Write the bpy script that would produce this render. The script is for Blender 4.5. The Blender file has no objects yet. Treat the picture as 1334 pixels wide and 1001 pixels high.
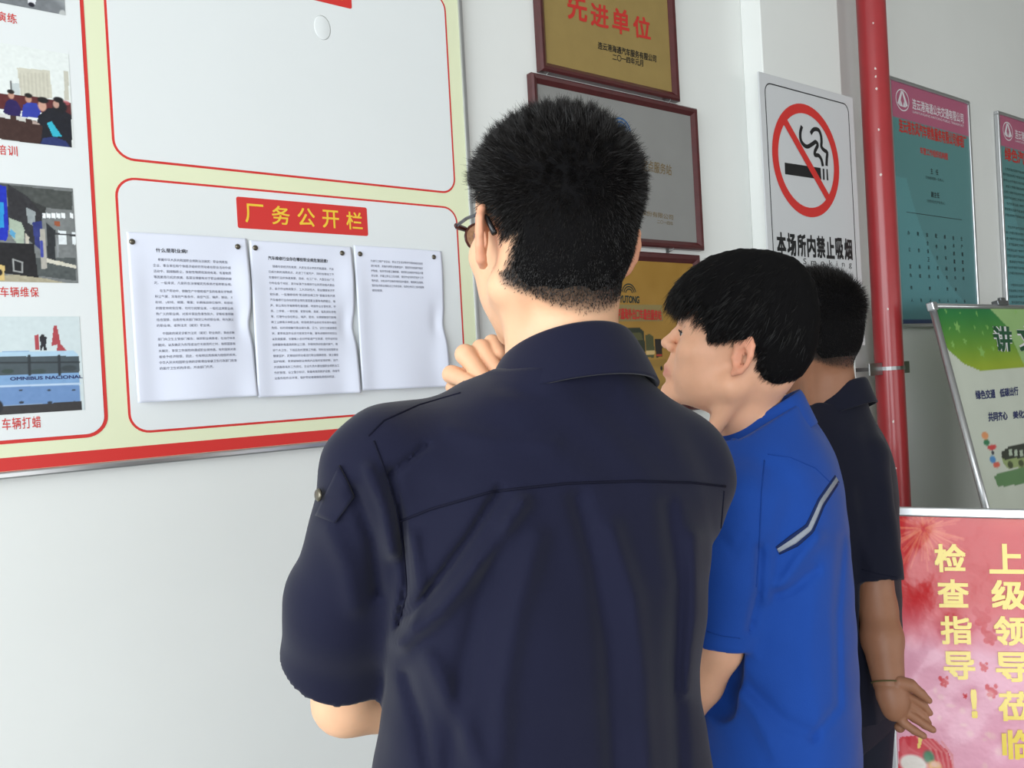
import bpy, bmesh, math, random
import numpy as np
from mathutils import Matrix, Vector
from mathutils.bvhtree import BVHTree
rng = np.random.default_rng(7); random.seed(7)
scn = bpy.context.scene
COL = scn.collection

# ------------------------------------------------------------------ camera
F, YAW, ROLL, PIT, WALLD, CZ = 1080.9, .9331, -.0548, -.0086, 1.9504, 1.48
cr, sr, cp, sp = math.cos(ROLL), math.sin(ROLL), math.cos(PIT), math.sin(PIT)
FW = np.array([0, cp, sp]); UP0 = np.array([0, -sp, cp])
CR = cr*np.array([1., 0, 0]) + sr*UP0; CU = -sr*np.array([1., 0, 0]) + cr*UP0
CAM = np.array([0, 0, CZ])
cd = bpy.data.cameras.new('camera'); cam = bpy.data.objects.new('camera', cd); COL.objects.link(cam)
cd.sensor_fit = 'HORIZONTAL'; cd.sensor_width = 36; cd.lens = 36*F/1334; cd.clip_start = .02
cam.matrix_world = Matrix([[CR[i], CU[i], -FW[i], CAM[i]] for i in range(3)] + [[0, 0, 0, 1]])
scn.camera = cam
# ------------------------------------------------------------------ light
scn.view_settings.view_transform = 'Standard'; scn.view_settings.look = 'None'
scn.view_settings.gamma = 1; scn.view_settings.use_curve_mapping = False
scn.view_settings.exposure = 0.64
world = bpy.data.worlds.new('overcast_sky'); scn.world = world; world.use_nodes = True
bg = world.node_tree.nodes['Background']
bg.inputs['Color'].default_value = (.93, .97, 1.0, 1); bg.inputs['Strength'].default_value = 1.0
WD = np.array([math.sin(YAW), math.cos(YAW), 0]); WN = np.array([math.cos(YAW), -math.sin(YAW), 0])
W0 = np.array([0, WALLD, 0]); ZU = np.array([0, 0, 1.])
def wp(s, z, off=0): return W0 + WD*s + WN*off + ZU*z
def mat_of(X, Y, Z, O): return Matrix([[X[i], Y[i], Z[i], O[i]] for i in range(3)] + [[0, 0, 0, 1]])
def area_light(name, s, z, off, sx, sz, face, power, col=(1, 1, 1)):
    d = bpy.data.lights.new(name, 'AREA'); d.shape = 'RECTANGLE'; d.size = sx; d.size_y = sz; d.energy = power; d.color = col
    o = bpy.data.objects.new(name, d); COL.objects.link(o)
    f = np.array(face); f = f/np.linalg.norm(f); r = np.cross(f, ZU); r /= np.linalg.norm(r); u = np.cross(r, f)
    o.matrix_world = mat_of(r, u, -f, wp(s, z, off)); return o
area_light('door_daylight', -3.4, 1.9, 2.7, 4.6, 3.0, WD*.97+WN*-.22, 118, (.90, .96, 1.0))
area_light('side_daylight', 2.0, 1.0, 6.9, 9.0, 1.7, -WN, 44, (1.0, .98, .95))

# ------------------------------------------------------------------ helpers
def lin(c):
    c = np.asarray(c, float)/255.0
    return np.where(c <= .04045, c/12.92, ((c+.055)/1.055)**2.4)
def mat(name, rgb, rough=.6, spec=.4, noise=0, nscale=20, bump=0, bscale=200, metal=0, coat=0, attr=None, sheen=0, sss=0, coords='Object', bdist=.001, alpha=1):
    m = bpy.data.materials.new(name); m.use_nodes = True; nt = m.node_tree; N = nt.nodes; L = nt.links
    b = N['Principled BSDF']; b.inputs['Roughness'].default_value = rough; b.inputs['Specular IOR Level'].default_value = spec
    b.inputs['Metallic'].default_value = metal; b.inputs['Coat Weight'].default_value = coat; b.inputs['Coat Roughness'].default_value = .08
    if sheen: b.inputs['Sheen Weight'].default_value = sheen; b.inputs['Sheen Roughness'].default_value = .5
    if sss:
        b.inputs['Subsurface Weight'].default_value = sss; b.inputs['Subsurface Radius'].default_value = (.012, .005, .003); b.inputs['Subsurface Scale'].default_value = .6
    c = tuple(lin(rgb)) + (1,)
    tc = N.new('ShaderNodeTexCoord')
    src = None
    if attr:
        a = N.new('ShaderNodeAttribute'); a.attribute_name = attr; src = a.outputs['Color']
    if noise:
        n = N.new('ShaderNodeTexNoise'); n.inputs['Scale'].default_value = nscale; n.inputs['Detail'].default_value = 5
        L.new(tc.outputs[coords], n.inputs['Vector'])
        mr = N.new('ShaderNodeMapRange'); mr.inputs[1].default_value = .3; mr.inputs[2].default_value = .7
        mr.inputs[3].default_value = 1-noise; mr.inputs[4].default_value = 1+noise; L.new(n.outputs['Fac'], mr.inputs[0])
        mx = N.new('ShaderNodeVectorMath'); mx.operation = 'MULTIPLY'
        if src: L.new(src, mx.inputs[0])
        else: mx.inputs[0].default_value = c[:3]
        L.new(mr.outputs[0], mx.inputs[1]); src = mx.outputs[0]
    if src: L.new(src, b.inputs['Base Color'])
    else: b.inputs['Base Color'].default_value = c
    if bump:
        n = N.new('ShaderNodeTexNoise'); n.inputs['Scale'].default_value = bscale; n.inputs['Detail'].default_value = 4
        L.new(tc.outputs[coords], n.inputs['Vector'])
        bp = N.new('ShaderNodeBump'); bp.inputs['Strength'].default_value = bump; bp.inputs['Distance'].default_value = bdist
        L.new(n.outputs['Fac'], bp.inputs['Height']); L.new(bp.outputs[0], b.inputs['Normal'])
    return m
def new_obj(name, V, Fc, material=None, parent=None, smooth=False, colors=None, M=None):
    me = bpy.data.meshes.new(name)
    V = np.asarray(V, np.float64)
    me.from_pydata(V.tolist() if len(V) < 5000 and not isinstance(Fc, np.ndarray) else [], [], Fc if not isinstance(Fc, np.ndarray) and len(V) < 5000 else [])
    if len(me.vertices) == 0 and len(V):
        Fa = np.asarray(Fc, np.int32); k = Fa.shape[1]
        me.vertices.add(len(V)); me.vertices.foreach_set('co', V.astype(np.float32).ravel())
        me.loops.add(Fa.size); me.loops.foreach_set('vertex_index', Fa.ravel())
        me.polygons.add(len(Fa)); me.polygons.foreach_set('loop_start', np.arange(len(Fa), dtype=np.int32)*k)
        me.update(calc_edges=True)
    if smooth: me.polygons.foreach_set('use_smooth', [True]*len(me.polygons))
    if colors is not None:
        a = me.color_attributes.new('tone', 'FLOAT_COLOR', 'POINT')
        cc = np.ones((len(V), 4), np.float32); cc[:, :3] = colors; a.data.foreach_set('color', cc.ravel())
    me.validate(); me.update()
    o = bpy.data.objects.new(name, me); COL.objects.link(o)
    if material: me.materials.append(material)
    if parent: o.parent = parent
    elif M is not None: o.matrix_world = M
    return o
def root(name, label, cat, M=None, loc=None, group=None):
    o = bpy.data.objects.new(name, None); COL.objects.link(o); o.empty_display_size = .05
    if M is not None: o.matrix_world = M
    if loc is not None: o.location = loc
    o['label'] = label; o['category'] = cat
    if group: o['group'] = group
    return o
class MB:
    def __init__(s): s.v = []; s.f = []
    def add(s, V, Fc):
        n = len(s.v); s.v += [tuple(map(float, p)) for p in V]; s.f += [tuple(i+n for i in f) for f in Fc]
    def box(s, a, b, bev=0):
        x0, y0, z0 = a; x1, y1, z1 = b
        if bev <= 0:
            s.add([(x0,y0,z0),(x1,y0,z0),(x1,y1,z0),(x0,y1,z0),(x0,y0,z1),(x1,y0,z1),(x1,y1,z1),(x0,y1,z1)],
                  [(0,3,2,1),(4,5,6,7),(0,1,5,4),(1,2,6,5),(2,3,7,6),(3,0,4,7)])
        else:
            bm = bmesh.new(); bmesh.ops.create_cube(bm, size=1)
            for v in bm.verts: v.co = ((x0+x1)/2+v.co.x*(x1-x0), (y0+y1)/2+v.co.y*(y1-y0), (z0+z1)/2+v.co.z*(z1-z0))
            bmesh.ops.bevel(bm, geom=bm.edges[:], offset=bev, segments=2, affect='EDGES', profile=.5)
            s.add([v.co for v in bm.verts], [[v.index for v in f.verts] for f in bm.faces]) if not bm.verts.index_update() else None
            bm.free()
    def prism(s, poly, z0, z1):           # polygon in xy, extruded in z
        n = len(poly)
        s.add([(x, y, z0) for x, y in poly]+[(x, y, z1) for x, y in poly],
              [tuple(range(n))[::-1], tuple(range(n, 2*n))]+[(i, (i+1) % n, n+(i+1) % n, n+i) for i in range(n)])
    def ring(s, outer, inner, z):         # flat band between two outlines with equal point counts
        n = len(outer)
        s.add([(x, y, z) for x, y in outer]+[(x, y, z) for x, y in inner], [(i, (i+1) % n, n+(i+1) % n, n+i) for i in range(n)])
    def tube(s, pts, r, k=10, caps=True):
        pts = [np.array(p, float) for p in pts]; n = len(pts); rr = r if hasattr(r, '__len__') else [r]*n
        base = []; prev = None
        for i in range(n):
            t = pts[min(i+1, n-1)]-pts[max(i-1, 0)]; t /= np.linalg.norm(t)+1e-12
            if prev is None:
                a = np.array([0, 0, 1.]) if abs(t[2]) < .9 else np.array([1., 0, 0])
                u = np.cross(t, a)
            else: u = prev - t*np.dot(prev, t)
            u /= np.linalg.norm(u); prev = u; w = np.cross(t, u)
            base.append([pts[i]+rr[i]*(math.cos(2*math.pi*j/k)*u+math.sin(2*math.pi*j/k)*w) for j in range(k)])
        V = [p for b in base for p in b]
        Fc = [(i*k+j, i*k+(j+1) % k, (i+1)*k+(j+1) % k, (i+1)*k+j) for i in range(n-1) for j in range(k)]
        if caps: Fc += [tuple(range(k))[::-1], tuple(range((n-1)*k, n*k))]
        s.add(V, Fc)
    def lathe(s, prof, c=(0, 0, 0), k=16):     # profile (r, z) about local z
        V = []; Fc = []
        for r, z in prof: V += [(c[0]+r*math.cos(2*math.pi*j/k), c[1]+r*math.sin(2*math.pi*j/k), c[2]+z) for j in range(k)]
        m = len(prof)
        Fc = [(i*k+j, i*k+(j+1) % k, (i+1)*k+(j+1) % k, (i+1)*k+j) for i in range(m-1) for j in range(k)]
        Fc += [tuple(range(k))[::-1], tuple(range((m-1)*k, m*k))]
        s.add(V, Fc)
    def obj(s, name, material, parent=None, M=None, smooth=False):
        return new_obj(name, s.v, s.f, material, parent, smooth, M=M)
def ray(x, y): return FW + CR*(x-667)/F + CU*(500.5-y)/F
def P(x, y, depth): return CAM + ray(x, y)*depth
def proj(p):
    q = np.asarray(p)-CAM; Y = q@FW
    return np.stack([667+F*(q@CR)/Y, 500.5-F*(q@CU)/Y], -1)
class Frame:                                # a flat local frame (x right, y up, z out of the face)
    def __init__(s, O, X, Y): s.O = np.array(O, float); s.X = X; s.Y = Y; s.Z = np.cross(X, Y); s.M = mat_of(X, Y, s.Z, s.O)
    def at(s, px, py, off=0):
        d = ray(px, py); t = np.dot(s.O+s.Z*off-CAM, s.Z)/np.dot(d, s.Z); q = CAM+d*t-s.O
        return (float(q@s.X), float(q@s.Y))
def sub(fr, x, y, z=0): return Frame(fr.O+fr.X*x+fr.Y*y+fr.Z*z, fr.X, fr.Y)
WALL = Frame(W0, WD, ZU)
# text
_tc = {}
def glyphs(txt, bold=0, res=3, sp=1.0):
    key = (txt, bold, res, sp)
    if key in _tc: return _tc[key]
    c = bpy.data.curves.new('t', 'FONT'); c.body = txt; c.size = 1; c.resolution_u = res; c.offset = bold; c.fill_mode = 'FRONT'; c.space_character = sp
    o = bpy.data.objects.new('t', c); COL.objects.link(o)
    dg = bpy.context.evaluated_depsgraph_get(); dg.update()
    me = bpy.data.meshes.new_from_object(o.evaluated_get(dg))
    V = np.empty(len(me.vertices)*3, np.float32); me.vertices.foreach_get('co', V); V = V.reshape(-1, 3).copy()
    Fc = [tuple(p.vertices) for p in me.polygons]
    bpy.data.objects.remove(o); bpy.data.curves.remove(c); bpy.data.meshes.remove(me)
    _tc[key] = (V, Fc); return _tc[key]
class Text:                                  # lettering laid flat on a frame; each=True keeps every piece as its own part
    def __init__(s): s.g = []
    def put(s, txt, quad, bold=0, res=3, z=0, sp=1.0):
        # quad: 4 corners (TL, TR, BR, BL) in frame xy, or box (x0,y0,x1,y1) with y0 bottom
        if len(quad) == 4 and not hasattr(quad[0], '__len__'):
            x0, y0, x1, y1 = quad; quad = [(x0, y1), (x1, y1), (x1, y0), (x0, y0)]
        V, Fc = glyphs(txt, 0, res, sp)
        if not len(V): return
        if bold:                              # heavier strokes: the outline repeated a little to each side
            n = len(V); V0 = V; F0 = Fc; V = []; Fc = []
            for j, (dx, dy) in enumerate(((-1, -1), (1, 1), (-1, 1), (1, -1), (0, 0))):
                V.append(V0+np.array((dx*bold, dy*bold, 0), np.float32)+np.array((0, 0, j), np.float32)); Fc += [tuple(i+n*j for i in f) for f in F0]
            V = np.concatenate(V)
        lo = V[:, :2].min(0); hi = V[:, :2].max(0)
        uv = (V[:, :2]-lo)/(hi-lo); u = uv[:, :1]; w = uv[:, 1:]
        TL, TR, BR, BL = [np.array(q) for q in quad]
        xy = (BL*(1-u)+BR*u)*(1-w)+(TL*(1-u)+TR*u)*w
        zz = (z(xy) if callable(z) else np.full(len(xy), z))+V[:, 2]*4e-5
        s.g.append((np.c_[xy, zz], Fc))
    def obj(s, name, material, parent, each=False):
        if not s.g: return
        groups = [[g] for g in s.g] if each else [s.g]; out = []
        for gr in groups:
            V = np.concatenate([g[0] for g in gr]); f = []; n = 0
            for g in gr: f += [tuple(i+n for i in q) for q in g[1]]; n += len(g[0])
            me = bpy.data.meshes.new(name); me.from_pydata(V.tolist(), [], f)
            o = bpy.data.objects.new(name, me); COL.objects.link(o); me.materials.append(material); o.parent = parent; out.append(o)
            if not each: o['kind'] = 'stuff'
        return out
def rrect(x0, y0, x1, y1, r, k=8):
    out = []
    for cx, cy, a in ((x1-r, y1-r, 0), (x0+r, y1-r, 90), (x0+r, y0+r, 180), (x1-r, y0+r, 270)):
        for i in range(k+1):
            t = math.radians(a+90*i/k); out.append((cx+r*math.cos(t), cy+r*math.sin(t)))
    return out
# flat coloured prints: a fine grid whose colours are painted shape by shape
class Print:
    def __init__(s, fr, x0, y0, x1, y1, step, base=(200, 200, 200)):
        s.fr = fr; s.nx = int((x1-x0)/step)+2; s.ny = int((y1-y0)/step)+2
        gx = np.linspace(x0, x1, s.nx); gy = np.linspace(y0, y1, s.ny)
        s.X, s.Y = np.meshgrid(gx, gy); s.C = np.empty(s.X.shape+(3,)); s.C[:] = base; s.step = step
    def q(s, pts): return [s.fr.at(*p) for p in pts]
    def mask(s, pts):
        inside = np.zeros(s.X.shape, bool); n = len(pts)
        for i in range(n):
            x1, y1 = pts[i]; x2, y2 = pts[(i+1) % n]
            if y1 == y2: continue
            c = ((s.Y < y1) != (s.Y < y2)) & (s.X < (x2-x1)*(s.Y-y1)/(y2-y1)+x1); inside ^= c
        return inside
    def poly(s, col, pts, a=1, px=True):
        m = s.mask(s.q(pts) if px else pts); s.C[m] = s.C[m]*(1-a)+np.array(col)*a
    def blob(s, col, c, r, a=1, soft=.3):           # ellipse, centre & radii in photograph px measured on the plane
        cx, cy = s.fr.at(*c); rx = abs(s.fr.at(c[0]+r[0], c[1])[0]-cx); ry = abs(s.fr.at(c[0], c[1]+r[1])[1]-cy)
        d = np.hypot((s.X-cx)/rx, (s.Y-cy)/ry); w = np.clip((1+soft/2-d)/soft, 0, 1)[..., None]*a
        s.C = s.C*(1-w)+np.array(col)*w
    def line(s, col, pts, w, a=1):
        pts = s.q(pts)
        for (x1, y1), (x2, y2) in zip(pts, pts[1:]):
            dx, dy = x2-x1, y2-y1; t = np.clip(((s.X-x1)*dx+(s.Y-y1)*dy)/(dx*dx+dy*dy+1e-12), 0, 1)
            d = np.hypot(s.X-x1-t*dx, s.Y-y1-t*dy); k = np.clip(1-(d-w/2)/s.step, 0, 1)[..., None]*a
            s.C = s.C*(1-k)+np.array(col)*k
    def noise(s, amp, sc=6):
        small = rng.normal(size=(s.ny//sc+2, s.nx//sc+2)); yi = np.linspace(0, small.shape[0]-1.001, s.ny); xi = np.linspace(0, small.shape[1]-1.001, s.nx)
        y0 = yi.astype(int); x0 = xi.astype(int); fy = (yi-y0)[:, None]; fx = (xi-x0)[None]
        g = (small[y0][:, x0]*(1-fy)*(1-fx)+small[y0+1][:, x0]*fy*(1-fx)+small[y0][:, x0+1]*(1-fy)*fx+small[y0+1][:, x0+1]*fy*fx)
        s.C += (g*amp)[..., None]
    def obj(s, name, material, parent, z, zf=None, M=None):
        V = np.stack([s.X.ravel(), s.Y.ravel(), np.full(s.X.size, z) if zf is None else zf(s.X, s.Y).ravel()], -1)
        i = np.arange(s.ny-1)[:, None]*s.nx+np.arange(s.nx-1)[None]; i = i.ravel()
        Fc = np.stack([i, i+1, i+1+s.nx, i+s.nx], -1)
        return new_obj(name, V, Fc, material, parent, True, colors=lin(np.clip(s.C, 0, 255)).reshape(-1, 3), M=M)
def struct(o): o['kind'] = 'structure'; return o
def local(o): return o
# ------------------------------------------------------------------ materials of the room
M_wall = mat('painted_wall', (227, 229, 226), .55, .3, .015, 3, .15, 60, bdist=.0006)
M_ceil = mat('ceiling_paint', (190, 188, 182), .8, .2, .02, 2)
M_floor = mat('grey_floor', (150, 150, 146), .35, .5, .06, 4, .1, 90)
M_alu = mat('aluminium', (196, 198, 200), .28, .5, .03, 30, metal=.85)
M_aludark = mat('aluminium_edge', (120, 124, 126), .35, .5, metal=.8)
M_red = mat('print_red', (208, 52, 48), .45, .4)
M_yel = mat('print_yellow', (238, 198, 60), .45, .4)
M_paneltone = mat('panel_print', (226, 231, 196), .4, .45, .01, 8)
M_box = mat('panel_white', (226, 230, 230), .36, .45, .006, 5)
M_vcol = mat('colour_print', (255, 255, 255), .4, .45, attr='tone')
M_paper = mat('office_paper', (226, 230, 244), .75, .2)
M_ink = mat('black_ink', (34, 36, 46), .7, .2)
M_inkgrey = mat('grey_ink', (78, 82, 104), .7, .2)
M_wood = mat('mahogany_frame', (74, 26, 28), .32, .5, .12, 40, coat=.3)
M_woodlight = mat('frame_edge', (100, 84, 74), .4, .5, .1, 40)
M_gold = mat('brass_plate', (154, 131, 78), .33, .5, .04, 25, metal=.12)
M_silver = mat('silver_plate', (150, 150, 148), .3, .5, .03, 10, metal=.25)
M_steel = mat('steel', (150, 152, 152), .3, .5, .05, 60, metal=.9)
M_pinhead = mat('pin_steel', (110, 104, 92), .3, .5, metal=.85)
M_black = mat('print_black', (26, 28, 30), .45, .4)
M_signwhite = mat('sign_plastic', (206, 208, 210), .4, .45, .008, 6)
M_pipe = mat('red_pipe_paint', (162, 50, 54), .3, .5, .05, 14, .08, 60, coat=.2)
M_chip = mat('bare_pipe_metal', (214, 196, 190), .4, .5)
M_redprint = mat('red_lettering', (190, 48, 42), .5, .4)
M_whiteprint = mat('white_print', (225, 222, 226), .5, .4)
M_navyprint = mat('navy_print', (40, 48, 98), .5, .4)

# ------------------------------------------------------------------ the room (wall frame: x along wall, y up, z out)
HS0, HS1, HOFF, HZ = -4.5, 9.0, 7.0, 3.9
def wbox(name, a, b, m):
    k = MB(); k.box(a, b); return struct(k.obj(name, m, M=WALL.M))
wbox('wall_front', (HS0, 0, -.2), (HS1, HZ, 0), M_wall)
wbox('floor', (HS0-3, -.12, -.2), (HS1, 0, HOFF+3), M_floor)
wbox('ceiling', (HS0, HZ, -.2), (HS1, HZ+.2, HOFF+.2), M_ceil)
wbox('wall_right', (HS1, 0, 0), (HS1+.2, HZ, HOFF), M_ceil)
k = MB(); k.box((HS0-.2, 3.3, 0), (HS0, HZ, HOFF)); k.box((HS0-.2, 0, -.2), (HS0, 3.3, .35)); k.box((HS0-.2, 0, 6.2), (HS0, 3.3, HOFF))
struct(k.obj('wall_left', M_ceil, M=WALL.M))
k = MB(); k.box((HS0, 1.9, HOFF), (HS1, HZ, HOFF+.2)); k.box((HS0, 0, HOFF), (-3, 1.9, HOFF+.2)); k.box((6.5, 0, HOFF), (HS1, 1.9, HOFF+.2))
struct(k.obj('wall_back', M_ceil, M=WALL.M))
k = MB(); k.box((.929, 0, 0), (1.338, HZ, .07), .003)
struct(k.obj('trim_1', M_wall, M=WALL.M))
k = MB(); k.box((HS0, 0, 0), (.929, .1, .012), .003); struct(k.obj('baseboard_front', M_ceil, M=WALL.M))

# ------------------------------------------------------------------ notice board
BF = sub(WALL, -1.62, 1.361)             # board frame origin: lower left corner
def bx(s): return s+1.62
def bz(z): return z-1.361
board = root('notice_board', 'large factory notice board with yellow-green ground, red-lined white panels and aluminium frame', 'notice board', M=BF.M)
BW, BH, BT = bx(-.0965), 1.35, .022
k = MB(); k.box((.006, .006, .001), (BW-.006, BH-.006, BT-.004)); k.obj('backing', M_paneltone, board)
for i, (a, b) in enumerate((((0, 0, 0), (BW, .012, BT)), ((0, BH-.012, 0), (BW, BH, BT)), ((0, .012, 0), (.012, BH-.012, BT)), ((BW-.011, .012, 0), (BW, BH-.012, BT)))):
    k = MB(); k.box(a, b, .003); k.obj('frame_strip', M_alu, board)
ZB = BT-.004
k = MB(); k.box((.012, .0125, ZB-.001), (BW-.0115, .034, ZB+.0004)); k.obj('red_border', M_red, board)
def panel(x0, y0, x1, y1, w, r):
    k = MB(); o = rrect(bx(x0), bz(y0), bx(x1), bz(y1), r); i = rrect(bx(x0)+w, bz(y0)+w, bx(x1)-w, bz(y1)-w, r-w)
    k.v = []; k.prism(o, ZB-.0005, ZB+.0005); pn = k.obj('red_outline', M_red, board)
    k = MB(); k.prism(i, ZB-.0005, ZB+.0010); k.obj('white_panel', M_box, board)
panel(-.842, 1.893, -.140, 2.335, .0042, .035)
panel(-.842, 1.417, -.140, 1.864, .0042, .035)
panel(-1.56, 1.417, -.874, 2.62, .006, .035)
ZP = ZB+.0010
for zb, txt in ((1.787, '厂务公开栏'), (2.254, '栏')):
    k = MB(); k.prism(rrect(bx(-.633), bz(zb), bx(-.363 if zb < 2 else -.371), bz(zb+.059), .004, 3), ZP-.0005, ZP+.0005)
    b = k.obj('red_banner', M_red, board)
    t = Text()
    if zb < 2:
        for i, c in enumerate(txt):
            x = -.6+i*.0518; t.put(c, (bx(x-.018), bz(zb+.0115), bx(x+.018), bz(zb+.0475)), .012, 4)
    else: t.put(txt, (bx(-.427), bz(zb+.0115), bx(-.391), bz(zb+.0475)), .012, 4)
    for o in t.obj('character', M_yel, board, True):
        for v in o.data.vertices: v.co.z += ZP+.0009
t = Text(); zt = ZP+.0004
for s in (('演练', -1.0035, 2.097, .0155, .016), ('培训', -1.014, 1.881, .0155, .016), ('车辆维保', -1.021, 1.6525, .0140, .0165), ('车辆打蜡', -1.029, 1.4395, .0140, .019)):
    for i, c in enumerate(s[0]):
        x = s[1]+i*s[3]; t.put(c, (bx(x), bz(s[2]), bx(x+s[3]*.87), bz(s[2]+s[4])), .006, 3, z=zt)
t.obj('caption_character', M_red, board, True)
# low raised bump on the upper white panel
k = MB(); cx, cy = BF.at(420, 36, ZP); prof = [(.026, 0), (.022, .0004), (.017, .0009), (.011, .0013), (.005, .00155), (.0005, .0016)]
k.lathe(prof, (cx, cy, ZP-.0001), 20)
o = k.obj('panel_bump', M_box, board, smooth=True)
for v in o.data.vertices: v.co.x = cx+(v.co.x-cx)*.72; v.co.y += .0
# printed photographs
PF = Frame(BF.O+BF.Z*(ZP+.0005), BF.X, BF.Y)
def photo(x0, y0, x1, y1, base): return Print(PF, bx(x0), bz(y0), bx(x1), bz(y1), .0012, base)
p = photo(-1.118, 2.127, -.903, 2.284, (150, 155, 158)); p.blob((120, 124, 128), (30, 5), (60, 18)); p.noise(6, 4)
p.poly((40, 40, 90), [(37, -14), (46, -12), (46, 4), (38, 4)]); p.poly((225, 225, 230), [(36, -2), (47, -1), (46, 6), (37, 5)]); p.blob((28, 28, 40), (41, 6), (4, 3)); p.blob((205, 208, 206), (82, 20), (5, 7), .8)
p.obj('printed_photo', M_vcol, board, .0)['label'] = 'photo of a drill on a grey yard'
p = photo(-1.118, 1.905, -.902, 2.062, (226, 231, 228))
p.poly((205, 202, 186), [(22, 88), (65, 92), (68, 128), (28, 128)])
for x in range(26, 66, 5): p.line((188, 184, 168), [(x, 96), (x+2, 127)], .0015, .6)
p.poly((196, 194, 180), [(83, 92), (89, 93), (90, 131), (84, 130)])
p.poly((196, 204, 204), [(14, 108), (25, 109), (27, 130), (16, 129)]); p.line((90, 92, 92), [(14, 106), (15, 122)], .001)
p.poly((92, 40, 42), [(-20, 120), (45, 126), (92, 134), (93, 150), (-20, 140)]); p.blob((180, 90, 96), (85, 134), (6, 3), .8)
p.poly((38, 24, 84), [(4, 146), (8, 132), (14, 129), (22, 132), (28, 142), (26, 152), (8, 150)]); p.blob((196, 150, 130), (14.5, 124), (4, 5)); p.blob((26, 22, 22), (14, 119.5), (4.6, 2.8))
p.poly((48, 62, 160), [(28, 152), (30, 137), (36, 133), (48, 135), (53, 145), (52, 154)]); p.blob((190, 145, 125), (37, 129), (4.2, 5)); p.blob((26, 22, 22), (37, 124.5), (5, 3))
p.poly((62, 40, 36), [(-20, 145), (30, 153), (62, 162), (60, 190), (-20, 178)]); p.poly((214, 214, 210), [(-3, 147), (13, 150), (13, 155), (-3, 152)]); p.poly((200, 198, 192), [(21, 151), (34, 154), (33, 159), (21, 156)]); p.poly((180, 160, 150), [(42, 157), (54, 160), (52, 163), (42, 161)])
p.poly((24, 26, 36), [(49, 152), (62, 141), (76, 140), (93, 150), (94, 197), (52, 190), (56, 165), (49, 160)]); p.blob((28, 28, 34), (78, 139), (9, 8)); p.blob((190, 150, 134), (73, 136), (4, 5)); p.blob((22, 20, 24), (76, 130), (6.5, 3.6))
p.blob((206, 160, 140), (55, 138), (5.5, 7)); p.blob((24, 22, 24), (56, 130.5), (7, 4)); p.poly((40, 52, 104), [(52, 189), (56, 180), (70, 178), (86, 184), (94, 196), (60, 192)])
p.poly((52, 176, 200), [(61, 160), (67, 158), (81, 178), (69, 178)]); p.noise(3, 3)
p.obj('printed_photo', M_vcol, board, 0)['label'] = 'photo of men in blue seated at a meeting table'
p = photo(-1.118, 1.677, -.9075, 1.836, (120, 124, 124))
p.poly((72, 76, 74), [(-30, 236), (94, 250), (94, 274), (30, 268)]); p.poly((52, 54, 54), [(0, 244), (60, 270), (58, 286), (48, 280)])
for x in (57, 63, 69.5, 76, 82, 93): p.poly((240, 244, 246), [(x-2.5, 277.5), (x+2.3, 278.2), (x+2.6, 285), (x-2.2, 283.6)])
p.poly((150, 80, 50), [(70, 288), (78, 289), (78, 295), (71, 294)]); p.poly((226, 232, 234), [(75, 300), (86, 301), (87, 319), (77, 318)]); p.poly((226, 232, 234), [(93, 302), (99, 303), (99, 320), (94, 318)]); p.poly((60, 62, 64), [(68, 303), (99, 306), (99, 308), (70, 306)])
p.poly((172, 164, 140), [(-30, 360), (20, 358), (60, 363), (99, 372), (99, 386), (-30, 378)]); p.poly((78, 84, 84), [(40, 336), (99, 336), (99, 366), (40, 358)])
p.poly((208, 196, 168), [(74, 340), (82, 341), (82, 346), (73, 345)]); p.poly((210, 206, 190), [(58, 336), (99, 346), (99, 350), (60, 342)])
p.poly((44, 44, 48), [(10, 240), (36, 256), (56, 280), (46, 320), (10, 292)]); p.poly((170, 184, 166), [(12, 284), (28, 290), (32, 300), (31, 318), (22, 317), (12, 304)]); p.poly((88, 160, 200), [(13, 297), (20, 303), (20, 312), (13, 306)])
p.poly((196, 190, 176), [(33, 304), (38, 309), (38, 318), (33, 317)]); p.poly((150, 158, 160), [(34, 270), (46, 276), (46, 296), (36, 290)])
p.poly((20, 44, 180), [(-30, 236), (8, 243), (11, 306), (8, 314), (-30, 310)]); p.poly((40, 150, 210), [(-30, 262), (5, 264), (5, 297), (-30, 297)])
p.poly((24, 24, 28), [(-30, 314), (44, 318), (50, 362), (20, 358), (-30, 352)]); p.poly((44, 54, 120), [(42, 290), (54, 288), (58, 330), (46, 320)]); p.poly((176, 172, 162), [(51.5, 298), (58, 299), (61, 350), (54, 351)]); p.line((60, 70, 160), [(54, 315), (55, 334)], .003)
p.poly((40, 44, 48), [(60, 290), (72, 300), (72, 340), (62, 336)]); p.poly((140, 144, 146), [(73, 310), (76, 311), (77, 336), (74, 335)]); p.line((170, 172, 170), [(17, 338), (29, 342), (29, 355), (18, 353), (17, 338)], .001)
p.poly((214, 186, 120), [(-30, 342), (6, 346), (6, 366), (-30, 364)]); p.blob((30, 26, 26), (0, 355), (3, 4)); p.noise(5, 3)
p.obj('printed_photo', M_vcol, board, 0)['label'] = 'photo of buses lifted in the workshop'
p = photo(-1.118, 1.464, -.909, 1.621, (206, 218, 220))
p.poly((126, 164, 206), [(-40, 462), (8, 458), (96, 457), (102, 463), (103, 486), (104, 524), (-40, 530)]); p.poly((176, 206, 226), [(-40, 460), (96, 457), (102, 462), (102, 465), (-40, 466)])
p.poly((70, 82, 88), [(-40, 465), (103, 464), (103.5, 486), (-40, 491)])
for x in (38, 77): p.line((40, 48, 54), [(x, 464), (x+.6, 488)], .003)
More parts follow.
